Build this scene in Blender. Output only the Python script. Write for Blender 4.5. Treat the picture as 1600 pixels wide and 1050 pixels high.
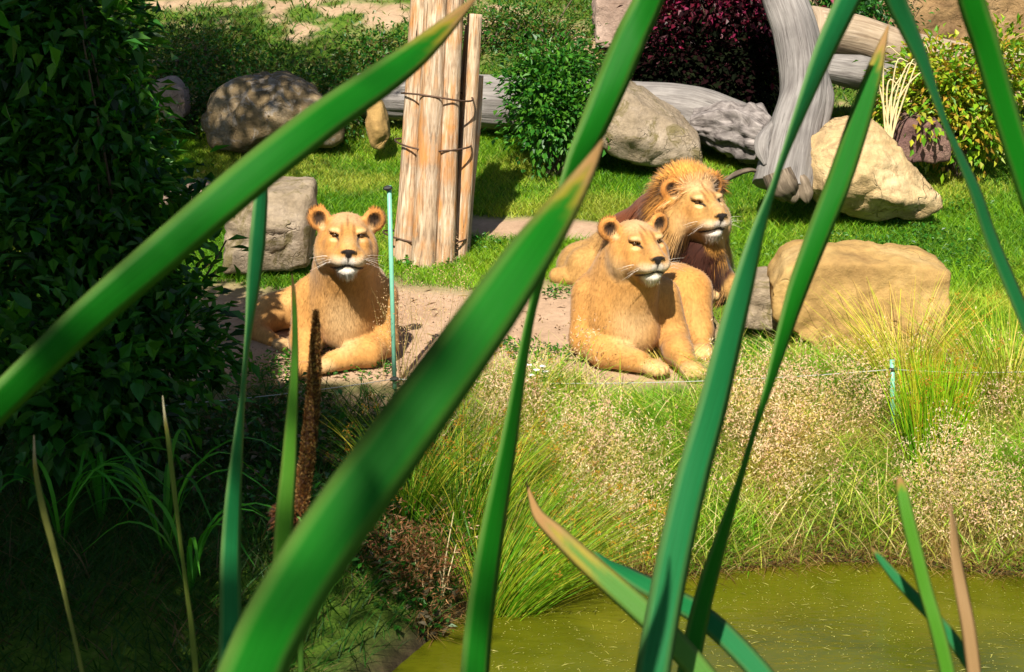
import bpy, bmesh, math, random
import numpy as np
from mathutils import Vector, Matrix, noise as mnoise

for o in list(bpy.data.objects):
    bpy.data.objects.remove(o, do_unlink=True)
scene = bpy.context.scene
COL = scene.collection
R_ = math.radians
random.seed(4)
rng = np.random.default_rng(11)

# ------------------------------------------------------------------ camera
CAM_Z, PITCH, FPX = 2.6, R_(13.77), 3000.0
cam_data = bpy.data.cameras.new('camera')
cam_data.sensor_width = 36.0
cam_data.lens = FPX / 1600 * 36.0
cam_data.clip_start = 0.05
cam_data.clip_end = 600
cam_data.dof.use_dof = True
cam_data.dof.focus_distance = 10.3
cam_data.dof.aperture_fstop = 26.0
cam = bpy.data.objects.new('camera', cam_data)
COL.objects.link(cam)
cam.location = (0, 0, CAM_Z)
cam.rotation_euler = (math.pi / 2 - PITCH, 0, 0)
scene.camera = cam

# ------------------------------------------------------------------ sky and sun
SUN_EL, SUN_AZ = R_(46), math.atan2(-0.20, -0.98)       # towards the sun: behind the camera's left shoulder
S_DIR = Vector((math.sin(SUN_AZ) * math.cos(SUN_EL), math.cos(SUN_AZ) * math.cos(SUN_EL), math.sin(SUN_EL)))
world = bpy.data.worlds.new('World')
scene.world = world
world.use_nodes = True
wn = world.node_tree.nodes
sky = wn.new('ShaderNodeTexSky')
sky.sky_type = 'NISHITA'
sky.sun_disc = False
sky.sun_elevation = SUN_EL
sky.sun_rotation = SUN_AZ
wn['Background'].inputs['Strength'].default_value = 0.05
world.node_tree.links.new(sky.outputs[0], wn['Background'].inputs[0])
sun_data = bpy.data.lights.new('sun', 'SUN')
sun_data.energy = 5.0
sun_data.angle = R_(0.5)
sun_data.color = (1.0, 0.93, 0.80)
sun = bpy.data.objects.new('sun', sun_data)
COL.objects.link(sun)
sun.location = (-8, -8, 14)
sun.rotation_euler = S_DIR.to_track_quat('Z', 'Y').to_euler()
vs = scene.view_settings
vs.view_transform = 'Standard'
vs.look = 'None'
vs.exposure = 1.0
vs.gamma = 1.0
vs.use_curve_mapping = False
scene.cycles.max_bounces = 6
scene.cycles.diffuse_bounces = 2
scene.cycles.transmission_bounces = 3
scene.cycles.transparent_max_bounces = 4

# ------------------------------------------------------------------ helpers
CP, SP = math.cos(PITCH), math.sin(PITCH)
def P(px, py, Y):
    """world point at world depth Y seen at photograph pixel px, py"""
    a, b = (px - 800) / FPX, -(py - 525) / FPX
    dx, dy, dz = a, CP + b * SP, -SP + b * CP
    t = Y / dy
    return Vector((dx * t, Y, CAM_Z + dz * t))
def pix(v):
    v = np.asarray(v, float)
    x, y, z = v[..., 0], v[..., 1], v[..., 2] - CAM_Z
    d = y * CP - z * SP
    u = y * SP + z * CP
    return 800 + FPX * x / d, 525 - FPX * u / d

def sstep(a, b, x):
    t = np.clip((np.asarray(x, float) - a) / (b - a), 0, 1)
    return t * t * (3 - 2 * t)

_perm = np.random.default_rng(5).integers(0, 2**31, 4096)
def _h3(ix, iy, iz):
    return (_perm[(_perm[(_perm[ix & 4095] + iy) & 4095] + iz) & 4095] & 0xffff) / 65535.0
def vnoise(p, scale=1.0, octaves=3, gain=0.5):
    """value noise on an (n,3) array, about -1..1"""
    p = np.asarray(p, float) * scale
    out = np.zeros(len(p)); amp = 1.0; tot = 0
    for _ in range(octaves):
        i = np.floor(p).astype(np.int64); f = p - i
        f = f * f * (3 - 2 * f)
        c = 0
        for dx in (0, 1):
            for dy in (0, 1):
                for dz in (0, 1):
                    w = (f[:, 0] if dx else 1 - f[:, 0]) * (f[:, 1] if dy else 1 - f[:, 1]) * (f[:, 2] if dz else 1 - f[:, 2])
                    c = c + w * _h3(i[:, 0] + dx, i[:, 1] + dy, i[:, 2] + dz)
        out += amp * (c * 2 - 1); tot += amp
        amp *= gain; p = p * 2.03 + 17.7
    return out / tot

def mesh_np(name, verts, faces, mat=None, parent=None, col=None, smooth=False, normals=None, uv=None):
    """faces: (n,3) or (n,4) int array, or a list of such arrays"""
    me = bpy.data.meshes.new(name)
    verts = np.asarray(verts, np.float32)
    fl = faces if isinstance(faces, list) else [faces]
    fl = [np.asarray(f, np.int32) for f in fl if len(f)]
    nl = sum(f.size for f in fl); nf = sum(len(f) for f in fl)
    me.vertices.add(len(verts)); me.vertices.foreach_set('co', verts.ravel())
    me.loops.add(nl); me.polygons.add(nf)
    vi = np.concatenate([f.ravel() for f in fl]).astype(np.int32)
    me.loops.foreach_set('vertex_index', vi)
    sizes = np.concatenate([np.full(len(f), f.shape[1], np.int32) for f in fl])
    starts = np.concatenate([[0], np.cumsum(sizes)[:-1]]).astype(np.int32)
    me.polygons.foreach_set('loop_start', starts)
    me.polygons.foreach_set('use_smooth', np.full(nf, smooth, bool))
    me.update(calc_edges=True)
    if col is not None:
        c = np.ones((len(verts), 4), np.float32); c[:, :3] = np.asarray(col)[:, :3]
        at = me.color_attributes.new('Col', 'FLOAT_COLOR', 'POINT'); at.data.foreach_set('color', c.ravel())
    if uv is not None:
        u = me.uv_layers.new(name='UV'); u.data.foreach_set('uv', np.asarray(uv, np.float32)[vi].ravel())
    if normals is not None:
        me.normals_split_custom_set_from_vertices(np.asarray(normals, np.float32))
    ob = bpy.data.objects.new(name, me); COL.objects.link(ob)
    if mat: me.materials.append(mat)
    if parent: ob.parent = parent
    return ob

def tag(o, label=None, cat=None, group=None, kind=None):
    if label: o['label'] = label
    if cat: o['category'] = cat
    if group: o['group'] = group
    if kind: o['kind'] = kind
    return o
def empty(name, loc, label, cat, group=None):
    o = bpy.data.objects.new(name, None); COL.objects.link(o)
    o.location = loc; o.empty_display_size = 0.1
    return tag(o, label, cat, group)
def to_local(ob, parent):
    """vertices given in world space: put the mesh under the parent without moving it"""
    ob.parent = parent
    ob.matrix_parent_inverse = Matrix.Translation(-Vector(parent.location))
    return ob

def tube(path, radii, seg=8, cap=True, wob=None):
    """tube along an (n,3) path -> verts, faces(list), uv (u round, v along in metres)"""
    path = np.asarray(path, float); n = len(path)
    radii = np.broadcast_to(np.asarray(radii, float), (n,))
    tg = np.gradient(path, axis=0); tg /= np.linalg.norm(tg, axis=1)[:, None] + 1e-9
    ref = np.array([0.31, 0.2, 0.93]) if abs(tg[0] @ np.array([0.31, 0.2, 0.93])) < .8 else np.array([0.9, .3, .1])
    a = np.cross(tg, ref); a /= np.linalg.norm(a, axis=1)[:, None] + 1e-9
    for i in range(1, n):                                   # parallel transport
        v = a[i - 1] - tg[i] * (a[i - 1] @ tg[i]); a[i] = v / (np.linalg.norm(v) + 1e-9)
    b = np.cross(tg, a)
    th = np.linspace(0, 2 * np.pi, seg, endpoint=False)
    L = np.concatenate([[0], np.cumsum(np.linalg.norm(np.diff(path, axis=0), axis=1))])
    rr = radii[:, None] * np.ones(seg)
    if wob is not None: rr = rr * wob(L[:, None] * np.ones(seg), th[None, :] * np.ones((n, 1)))
    V = path[:, None, :] + rr[..., None] * (np.cos(th)[None, :, None] * a[:, None, :] + np.sin(th)[None, :, None] * b[:, None, :])
    i = np.arange(n - 1)[:, None] * seg; j = np.arange(seg)[None, :]; j2 = (j + 1) % seg
    q = np.stack([i + j, i + j2, i + seg + j2, i + seg + j], -1).reshape(-1, 4)
    uv = np.stack([np.abs(th[None, :] / np.pi - 1) * np.ones((n, 1)) * 3.14 * radii.mean(), L[:, None] * np.ones(seg)], -1).reshape(-1, 2)
    V = V.reshape(-1, 3); faces = [q]
    if cap:
        V = np.vstack([V, path[0], path[-1]]); uv = np.vstack([uv, [0, 0], [0, L[-1]]])
        c0, c1 = n * seg, n * seg + 1
        faces.append(np.stack([np.full(seg, c0), j2[0], j[0]], -1))
        faces.append(np.stack([np.full(seg, c1), (n - 1) * seg + j[0], (n - 1) * seg + j2[0]], -1))
    return V, faces, uv

def merge(parts):
    """list of (verts, faceslist, col or None) -> joined"""
    V, F, Cc, off = [], [], [], 0
    for v, fl, c in parts:
        fl = fl if isinstance(fl, list) else [fl]
        V.append(v); F += [np.asarray(f) + off for f in fl]
        Cc.append(np.broadcast_to(np.asarray(c if c is not None else (1, 1, 1), float), (len(v), 3)))
        off += len(v)
    tri = [f for f in F if f.shape[1] == 3]; qd = [f for f in F if f.shape[1] == 4]
    out = ([np.vstack(tri)] if tri else []) + ([np.vstack(qd)] if qd else [])
    return np.vstack(V), out, np.vstack(Cc)

def catmull(pts, n):
    p = np.asarray(pts, float); m = len(p)
    p = np.vstack([2 * p[0] - p[1], p, 2 * p[-1] - p[-2]])
    t = np.linspace(0, m - 1 - 1e-6, n); i = t.astype(int); f = (t - i)[:, None]
    a, b, c, d = p[i], p[i + 1], p[i + 2], p[i + 3]
    return 0.5 * (2 * b + (c - a) * f + (2 * a - 5 * b + 4 * c - d) * f**2 + (3 * b - a - 3 * c + d) * f**3)

def leaf_mesh(c, d, nrm, ln, wd, col, fold=0.25):
    """many folded diamond leaves: c base, d direction, nrm face normal, all (n,3)"""
    n = len(c)
    d = d / (np.linalg.norm(d, axis=1)[:, None] + 1e-9)
    s = np.cross(d, nrm); s /= np.linalg.norm(s, axis=1)[:, None] + 1e-9
    u = np.cross(s, d)
    ln = ln[:, None]; wd = wd[:, None]
    base, tip = c, c + d * ln - u * ln * 0.12
    l = c + d * ln * .45 - s * wd * .5 + u * wd * fold
    r = c + d * ln * .45 + s * wd * .5 + u * wd * fold
    V = np.stack([base, l, tip, r], 1).reshape(-1, 3)
    k = np.arange(n)[:, None] * 4
    F = np.vstack([k + np.array([0, 3, 2]), k + np.array([0, 2, 1])])
    return V, F, np.repeat(col, 4, 0)

def blades(base, tipdir, ln, wd, col, bend=0.35, segs=2, tipcol=None):
    """grass blades: tapered bent ribbons; base (n,3), tipdir (n,3) unit-ish"""
    n = len(base)
    d = tipdir / (np.linalg.norm(tipdir, axis=1)[:, None] + 1e-9)
    hz = np.stack([d[:, 0], d[:, 1], np.zeros(n)], 1) + 1e-4
    hz /= np.linalg.norm(hz, axis=1)[:, None]
    ang = rng.uniform(0, 2 * np.pi, n)
    side = np.stack([np.cos(ang), np.sin(ang) * .6, np.zeros(n)], 1)
    rows = []
    cols = []
    for k in range(segs + 1):
        t = k / segs
        pt = base + d * (ln * t)[:, None] + (hz * (bend * ln * t * t)[:, None]) - np.array([0, 0, 1.0]) * (bend * .5 * ln * t * t)[:, None]
        w = (wd * (1 - t) ** .7 * .5)[:, None]
        if k < segs:
            rows += [pt - side * w, pt + side * w]
        else:
            rows += [pt]
        cc = col if tipcol is None else col * (1 - t) + tipcol * t
        cols += [cc] * (2 if k < segs else 1)
    m = len(rows)
    V = np.stack(rows, 1).reshape(-1, 3); Cc = np.stack(cols, 1).reshape(-1, 3)
    k = np.arange(n)[:, None] * m
    Q = [k + np.array([2 * i, 2 * i + 1, 2 * i + 3, 2 * i + 2]) for i in range(segs - 1)]
    T = k + np.array([m - 3, m - 2, m - 1])
    F = ([np.vstack(Q)] if Q else []) + [T]
    return V, F, Cc

# ------------------------------------------------------------------ materials
def new_mat(name):
    m = bpy.data.materials.new(name); m.use_nodes = True
    nt = m.node_tree; b = nt.nodes['Principled BSDF']
    return m, nt, b
def N(nt, t, **kw):
    n = nt.nodes.new(t)
    for k, v in kw.items(): setattr(n, k, v)
    return n
def ramp(nt, fac, stops):
    r = N(nt, 'ShaderNodeValToRGB'); e = r.color_ramp.elements
    while len(e) < len(stops): e.new(0.5)
    for i, (p, c) in enumerate(stops): e[i].position = p; e[i].color = (*c, 1)
    nt.links.new(fac, r.inputs[0]); return r.outputs[0]
def noise(nt, vec, scale, detail=6, rough=0.6, dist=0.0):
    n = N(nt, 'ShaderNodeTexNoise'); n.inputs['Scale'].default_value = scale
    n.inputs['Detail'].default_value = detail; n.inputs['Roughness'].default_value = rough
    n.inputs['Distortion'].default_value = dist
    nt.links.new(vec, n.inputs['Vector']); return n.outputs['Fac']
def mapping(nt, vec, scale):
    m = N(nt, 'ShaderNodeMapping'); m.inputs['Scale'].default_value = scale
    nt.links.new(vec, m.inputs['Vector']); return m.outputs[0]
def mixc(nt, fac, a, b, mode='MIX'):
    m = N(nt, 'ShaderNodeMix', data_type='RGBA', blend_type=mode)
    for sock, v in ((m.inputs['Factor'], fac), (m.inputs['A'], a), (m.inputs['B'], b)):
        if hasattr(v, 'links'): nt.links.new(v, sock)
        elif isinstance(v, (int, float)): sock.default_value = v
        else: sock.default_value = (*v, 1)
    return [o for o in m.outputs if o.type == 'RGBA'][0]
def bump(nt, b, height, strength, dist=0.02):
    n = N(nt, 'ShaderNodeBump'); n.inputs['Strength'].default_value = strength; n.inputs['Distance'].default_value = dist
    nt.links.new(height, n.inputs['Height']); nt.links.new(n.outputs[0], b.inputs['Normal'])
def obj_co(nt): return N(nt, 'ShaderNodeTexCoord').outputs['Object']
def attr(nt, name='Col'): return N(nt, 'ShaderNodeAttribute', attribute_name=name).outputs['Color']

def leaf_mat(name, trans=0.35, rough=0.45, tint=(1.35, 1.25, .5), var=8.0, spec=0.35):
    """leaf colour comes from the 'Col' attribute (each leaf its own), light passes through"""
    m, nt, b = new_mat(name)
    c = attr(nt)
    n = noise(nt, obj_co(nt), var, 3)
    c = mixc(nt, 1.0, c, ramp(nt, n, [(.25, (.72, .75, .7)), (.75, (1.2, 1.18, 1.1))]), 'MULTIPLY')
    nt.links.new(c, b.inputs['Base Color'])
    b.inputs['Roughness'].default_value = rough
    b.inputs['Specular IOR Level'].default_value = spec
    tr = N(nt, 'ShaderNodeBsdfTranslucent')
    nt.links.new(mixc(nt, 1.0, c, tint, 'MULTIPLY'), tr.inputs['Color'])
    mx = N(nt, 'ShaderNodeMixShader'); mx.inputs[0].default_value = trans
    nt.links.new(b.outputs[0], mx.inputs[1]); nt.links.new(tr.outputs[0], mx.inputs[2])
    nt.links.new(mx.outputs[0], nt.nodes['Material Output'].inputs['Surface'])
    return m

def rock_mat(name, c1, c2, c3, scale=3.0, bmp=0.5, lichen=None):
    m, nt, b = new_mat(name)
    co = obj_co(nt)
    n1 = noise(nt, co, scale, 8, .62, .4)
    col = ramp(nt, n1, [(.28, c2), (.5, c1), (.72, c3)])
    n2 = noise(nt, co, scale * 9, 8, .7)
    col = mixc(nt, .55, col, ramp(nt, n2, [(.3, (.55, .53, .52)), (.62, (1.15, 1.12, 1.08))]), 'MULTIPLY')
    if lichen:
        n3 = noise(nt, co, scale * 1.7, 5, .7, 1.2)
        f = ramp(nt, n3, [(.52, (0, 0, 0)), (.63, (1, 1, 1))])
        col = mixc(nt, f, col, lichen)
    vor = N(nt, 'ShaderNodeTexVoronoi', feature='DISTANCE_TO_EDGE'); vor.inputs['Scale'].default_value = scale * .8
    w = N(nt, 'ShaderNodeVectorMath', operation='ADD')
    nz = N(nt, 'ShaderNodeTexNoise'); nz.inputs['Scale'].default_value = scale * 1.5; nt.links.new(co, nz.inputs['Vector'])
    nt.links.new(co, w.inputs[0]); nt.links.new(nz.outputs['Color'], w.inputs[1]); nt.links.new(w.outputs[0], vor.inputs['Vector'])
    crk = ramp(nt, vor.outputs['Distance'], [(.0, (.2, .2, .2)), (.02, (1, 1, 1))])
    crack = mixc(nt, ramp(nt, noise(nt, co, scale * .9, 3), [(.5, (0, 0, 0)), (.62, (1, 1, 1))]), (1, 1, 1), crk)
    col = mixc(nt, .22, col, crack, 'MULTIPLY')
    st = noise(nt, mapping(nt, co, (.7, .7, 5)), scale * 1.2, 6, .65, .3)
    col = mixc(nt, .5, col, ramp(nt, st, [(.35, (.72, .7, .68)), (.65, (1.1, 1.1, 1.1))]), 'MULTIPLY')
    nt.links.new(col, b.inputs['Base Color'])
    b.inputs['Roughness'].default_value = .9; b.inputs['Specular IOR Level'].default_value = .2
    ad = N(nt, 'ShaderNodeMath', operation='ADD'); nt.links.new(n2, ad.inputs[0]); nt.links.new(crack, ad.inputs[1])
    bump(nt, b, ad.outputs[0], bmp, .03)
    return m

def wood_mat(name, c1, c2, c3, stretch=(14, 1.2), crack=.8, patch=None):
    """weathered wood, grain runs along the log (uv v)"""
    m, nt, b = new_mat(name)
    uv = N(nt, 'ShaderNodeUVMap', uv_map='UV').outputs[0]
    mp = mapping(nt, uv, (stretch[0], stretch[1], 1))
    n1 = noise(nt, mp, 2.2, 8, .62, .6)
    col = ramp(nt, n1, [(.3, c2), (.5, c1), (.7, c3)])
    co = obj_co(nt)
    n2 = noise(nt, co, 3.0, 4, .6)
    col = mixc(nt, .7, col, ramp(nt, n2, [(.3, (.6, .58, .58)), (.7, (1.2, 1.18, 1.15))]), 'MULTIPLY')
    if patch:
        n3 = noise(nt, mapping(nt, uv, (5, 1.6, 1)), 2.3, 4, .55, .5)
        f = ramp(nt, n3, [(.47, (0, 0, 0)), (.66, (.85, .85, .85))])
        col = mixc(nt, f, col, patch)
    n4 = noise(nt, mapping(nt, uv, (stretch[0] * 1.6, stretch[1] * .5, 1)), 2.0, 5, .6, .3)
    n5 = noise(nt, mapping(nt, uv, (8, 3, 1)), 2.0, 4, .6)
    mm_ = N(nt, 'ShaderNodeMath', operation='MULTIPLY_ADD'); nt.links.new(n5, mm_.inputs[0]); mm_.inputs[1].default_value = .35; nt.links.new(n4, mm_.inputs[2])
    cr = ramp(nt, mm_.outputs[0], [(.45, (.14, .11, .09)), (.55, (1, 1, 1))])
    col = mixc(nt, crack, col, cr, 'MULTIPLY')
    nt.links.new(col, b.inputs['Base Color'])
    b.inputs['Roughness'].default_value = .85; b.inputs['Specular IOR Level'].default_value = .25
    ad = N(nt, 'ShaderNodeMath', operation='ADD'); nt.links.new(n1, ad.inputs[0]); nt.links.new(cr, ad.inputs[1])
    bump(nt, b, ad.outputs[0], .6, .015)
    return m

def plain_mat(name, c, rough=.6, metal=0, var=.25, scale=40, spec=.4):
    m, nt, b = new_mat(name)
    n = noise(nt, obj_co(nt), scale, 5)
    col = mixc(nt, 1, c, ramp(nt, n, [(.25, (1 - var,) * 3), (.75, (1 + var,) * 3)]), 'MULTIPLY')
    nt.links.new(col, b.inputs['Base Color'])
    b.inputs['Roughness'].default_value = rough; b.inputs['Metallic'].default_value = metal
    b.inputs['Specular IOR Level'].default_value = spec
    return m

# ================================================================== ground
HY = np.array([-30, 2.0, 3.0, 5.0, 7.3, 8.2, 8.9, 9.5, 10.0, 11.0, 12.0, 13.0, 14.5, 18.0, 25.0, 40.0, 90.0])
HZ = np.array([.90, .90, .55, -.95, -.95, -.50, -.21, -.04, 0.0, .08, .164, .25, .48, 1.40, 3.2, 6.5, 9.0])
def ground_z(x, y, rough=True):
    x = np.asarray(x, float); y = np.asarray(y, float)
    sh = 2.2 * sstep(.25, -1.1, x) * sstep(9.6, 8.2, y) * sstep(4.8, 6.0, y)      # the bank bulges out towards the reeds
    sh = sh + 0.10 * np.sin(x * 3.1) * sstep(9.4, 8.6, y)
    z = np.interp(np.where(y < 9.6, np.minimum(y + sh, np.maximum(y, 9.3)), y), HY, HZ)
    p = np.stack([x.ravel(), y.ravel(), np.zeros(x.size)], 1)
    far = np.clip((y - 9) / 12, 0.12, 1)
    z = z + (0.10 * vnoise(p, .55, 3).reshape(x.shape)) * far
    if rough: z = z + 0.012 * vnoise(p, 6.0, 3).reshape(x.shape)
    return z
def gz(x, y): return float(ground_z(np.array([x]), np.array([y]), False)[0])

def soil_mask(x, y):
    """1 where the ground is bare sandy soil"""
    x = np.asarray(x, float); y = np.asarray(y, float)
    p = np.stack([x.ravel(), y.ravel(), np.zeros(x.size)], 1)
    w = vnoise(p, 1.6, 3).reshape(x.shape) * .35
    w2 = vnoise(p + 31, 4.5, 3).reshape(x.shape) * .5
    a = sstep(9.45, 9.75, y + w * .5) * sstep(11.75, 11.3, y + w) * sstep(-2.2, -1.7, x + w) * sstep(1.35, 1.0, x + w * .6 + (y - 10) * .1)
    b = sstep(12.3, 12.55, y + w * .8) * sstep(13.15, 12.9, y + w * .8) * sstep(-.55, -.2, x) * sstep(1.0, .7, x + w)   # strip behind the posts
    c = sstep(-.02, .22, w2 + .14 * np.sin(y * 2.3 + x)) * sstep(14.6, 15.6, y) * .9                                         # bald patches on the slope
    d = sstep(9.0, 9.3, y + w * .4) * sstep(9.65, 9.45, y) * sstep(-2, -1.3, x) * sstep(.2, -.1, x + w) * .8
    return np.clip(np.maximum.reduce([a, b, c, d]), 0, 1)

def axis(lo, hi, f0, f1, fine, grow=1.25):
    a = list(np.arange(f0, f1, fine)); s = fine
    while a[-1] < hi: s *= grow; a.append(a[-1] + s)
    s = fine
    while a[0] > lo: s *= grow; a.insert(0, a[0] - s)
    return np.array(a)
gx = axis(-70, 70, -4.2, 4.2, .045); gy = axis(-25, 110, 6.3, 19, .05)
GX, GY = np.meshgrid(gx, gy)
GZ = ground_z(GX, GY)
nx, ny = len(gx), len(gy)
ii, jj = np.meshgrid(np.arange(nx - 1), np.arange(ny - 1))
k0 = (jj * nx + ii).ravel()
sm = soil_mask(GX, GY).ravel()
shore = (sstep(-.30, -.50, GZ) ).ravel()
gcol = np.stack([sm, shore, np.zeros_like(sm)], 1)
gm, nt, bs = new_mat('earth_and_turf')
co = obj_co(nt)
sep = N(nt, 'ShaderNodeSeparateColor'); nt.links.new(attr(nt), sep.inputs[0])
n1 = noise(nt, co, 2.0, 6, .6); n2 = noise(nt, co, 22, 8, .7); n3 = noise(nt, co, 120, 4, .7)
soil = ramp(nt, n1, [(.3, (.36, .235, .15)), (.7, (.52, .36, .245))])
soil = mixc(nt, .6, soil, ramp(nt, n2, [(.3, (.6, .58, .55)), (.7, (1.15, 1.12, 1.1))]), 'MULTIPLY')
soil = mixc(nt, .35, soil, ramp(nt, n3, [(.35, (.6, .6, .6)), (.6, (1.1, 1.1, 1.1))]), 'MULTIPLY')
turf = ramp(nt, n2, [(.3, (.03, .06, .006)), (.55, (.08, .15, .012)), (.8, (.17, .18, .04))])
mud = ramp(nt, n2, [(.3, (.02, .014, .008)), (.7, (.07, .05, .025))])
c = mixc(nt, sep.outputs[0], turf, soil)
c = mixc(nt, sep.outputs[1], c, mud)
nt.links.new(c, bs.inputs['Base Color']); bs.inputs['Roughness'].default_value = .95; bs.inputs['Specular IOR Level'].default_value = .15
ad = N(nt, 'ShaderNodeMath', operation='ADD'); nt.links.new(n2, ad.inputs[0]); nt.links.new(n3, ad.inputs[1])
bump(nt, bs, ad.outputs[0], .5, .02)
ground = mesh_np('ground', np.stack([GX.ravel(), GY.ravel(), GZ.ravel()], 1), np.stack([k0, k0 + 1, k0 + nx + 1, k0 + nx], 1), gm, col=gcol, smooth=True)
tag(ground, kind='structure')

# pond
wm, nt, bs = new_mat('murky_pond_water')
co = obj_co(nt)
n1 = noise(nt, co, 1.3, 4, .6, .6); n2 = noise(nt, mapping(nt, co, (1, 2.2, 1)), 9, 3, .5)
c = ramp(nt, n1, [(.3, (.042, .050, .002)), (.7, (.095, .10, .004))])
nt.links.new(c, bs.inputs['Base Color']); bs.inputs['Roughness'].default_value = .04; bs.inputs['IOR'].default_value = 1.33
bump(nt, bs, n2, .22, .02)
WZ = -.50
wx = np.linspace(-30, 30, 3); 
water = mesh_np('pond_water', [(-40, 3.2, WZ), (40, 3.2, WZ), (40, 10.0, WZ), (-40, 10.0, WZ)], np.array([[0, 1, 2, 3]]), wm)
tag(water, kind='structure')

# ================================================================== lions
def rot_y_p(yaw, pitch, roll=0):
    """head frame (side, forward, up) -> world columns; yaw>0 turns the face to +X, forward at yaw 0 is -Y"""
    f = np.array([math.sin(yaw) * math.cos(pitch), -math.cos(yaw) * math.cos(pitch), math.sin(pitch)])
    s = np.array([math.cos(yaw), math.sin(yaw), 0.0])
    u = np.cross(s, f) * 1.0
    if u[2] < 0: u = -u
    c, q = math.cos(roll), math.sin(roll)
    s, u = s * c + u * q, u * c - s * q
    return np.stack([s, f, u], 1)

class Field:
    def __init__(self, ax):
        self.ax = [a.astype(np.float32) for a in ax]
        self.D = np.full([len(a) for a in ax], 9.0, np.float32)
    def _blk(self, lo, hi):
        sl = [slice(max(0, np.searchsorted(a, l) - 2), min(len(a), np.searchsorted(a, h) + 3)) for a, l, h in zip(self.ax, lo, hi)]
        g = np.meshgrid(*[a[s] for a, s in zip(self.ax, sl)], indexing='ij')
        return tuple(sl), g
    def _put(self, sl, d, k, sub=False):
        a = self.D[sl]
        if sub:
            h = np.maximum(k - np.abs(a + d), 0) / k
            self.D[sl] = np.maximum(a, -d) + h * h * k * .25
        else:
            h = np.maximum(k - np.abs(a - d), 0) / k
            self.D[sl] = np.minimum(a, d) - h * h * k * .25
    def ell(self, c, r, M=None, k=.04, sub=False):
        c = np.asarray(c, np.float32); r = np.asarray(r, np.float32)
        if M is None: M = np.eye(3)
        e = np.sqrt(((M * r) ** 2).sum(1)) + k + .02
        sl, g = self._blk(c - e, c + e)
        q = [g[i] - c[i] for i in range(3)]
        l = [sum(q[i] * np.float32(M[i, j]) for i in range(3)) for j in range(3)]
        k0 = np.sqrt(sum((l[j] / r[j]) ** 2 for j in range(3))) + 1e-6
        k1 = np.sqrt(sum((l[j] / r[j] ** 2) ** 2 for j in range(3))) + 1e-6
        self._put(sl, k0 * (k0 - 1) / k1, k, sub)
    def cap(self, a, b, ra, rb, k=.04, sub=False):
        a = np.asarray(a, np.float32); b = np.asarray(b, np.float32); e = max(ra, rb) + k + .02
        sl, g = self._blk(np.minimum(a, b) - e, np.maximum(a, b) + e)
        ab = b - a; q = [g[i] - a[i] for i in range(3)]
        t = np.clip(sum(q[i] * ab[i] for i in range(3)) / (ab @ ab + 1e-9), 0, 1)
        d = np.sqrt(sum((q[i] - t * ab[i]) ** 2 for i in range(3))) - (ra + (rb - ra) * t)
        self._put(sl, d, k, sub)
    def chain(self, pts, rs, k=.04):
        for i in range(len(pts) - 1): self.cap(pts[i], pts[i + 1], rs[i], rs[i + 1], k)
    def mesh(self):
        D = self.D; X = self.ax
        n = D.shape
        ins = D < 0
        s = np.zeros([m - 1 for m in n], np.int8)
        for dx in (0, 1):
            for dy in (0, 1):
                for dz in (0, 1):
                    s += ins[dx:n[0] - 1 + dx, dy:n[1] - 1 + dy, dz:n[2] - 1 + dz]
        I = np.argwhere((s > 0) & (s < 8))
        idx = np.full(s.shape, -1, np.int64); idx[tuple(I.T)] = np.arange(len(I))
        acc = np.zeros((len(I), 3)); cnt = np.zeros(len(I))
        for axn in range(3):
            o1, o2 = [a for a in range(3) if a != axn]
            for u in (0, 1):
                for v in (0, 1):
                    A = I.copy(); A[:, o1] += u; A[:, o2] += v
                    B = A.copy(); B[:, axn] += 1
                    da, db = D[tuple(A.T)], D[tuple(B.T)]
                    m = (da < 0) != (db < 0)
                    t = da / (da - db + 1e-12)
                    pa = np.stack([X[i][A[:, i]] for i in range(3)], 1); pb = np.stack([X[i][B[:, i]] for i in range(3)], 1)
                    acc[m] += (pa + (pb - pa) * t[:, None])[m]; cnt[m] += 1
        V = acc / cnt[:, None]
        F = []
        for axn in range(3):
            o1, o2 = [(1, 2), (2, 0), (0, 1)][axn]
            a = [slice(None)] * 3; b = [slice(None)] * 3
            a[axn] = slice(0, -1); b[axn] = slice(1, None)
            E = ins[tuple(a)] != ins[tuple(b)]
            G = np.argwhere(E)
            G = G[(G[:, o1] > 0) & (G[:, o2] > 0) & (G[:, o1] < s.shape[o1]) & (G[:, o2] < s.shape[o2])]
            def cell(u, v):
                H = G.copy(); H[:, o1] -= u; H[:, o2] -= v; return idx[tuple(H.T)]
            q = np.stack([cell(1, 1), cell(0, 1), cell(0, 0), cell(1, 0)], 1)
            fl = ~ins[tuple(G.T)]
            q[fl] = q[fl][:, ::-1]
            F.append(q)
        F = np.vstack(F); F = F[(F >= 0).all(1)]
        return V, F

def vert_normals(V, F):
    nf = np.cross(V[F[:, 2]] - V[F[:, 0]], V[F[:, 3]] - V[F[:, 1]]) if F.shape[1] == 4 else np.cross(V[F[:, 1]] - V[F[:, 0]], V[F[:, 2]] - V[F[:, 0]])
    n = np.zeros_like(V)
    for i in range(F.shape[1]): np.add.at(n, F[:, i], nf)
    return n / (np.linalg.norm(n, axis=1)[:, None] + 1e-9)
def relax(V, F, it=1, w=.5):
    for _ in range(it):
        a = np.zeros_like(V); c = np.zeros(len(V))
        for i in range(4):
            np.add.at(a, F[:, i], V[F[:, (i + 1) % 4]]); np.add.at(a, F[:, i], V[F[:, (i + 3) % 4]]); np.add.at(c, F[:, i], 2)
        V = V * (1 - w) + w * a / np.maximum(c, 1)[:, None]
    return V

TAWNY, PALE, WHITE, DARK, GINGER = (np.array(c) for c in ((.46, .235, .068), (.60, .41, .21), (.80, .74, .68), (.012, .008, .006), (.42, .17, .035)))

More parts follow.
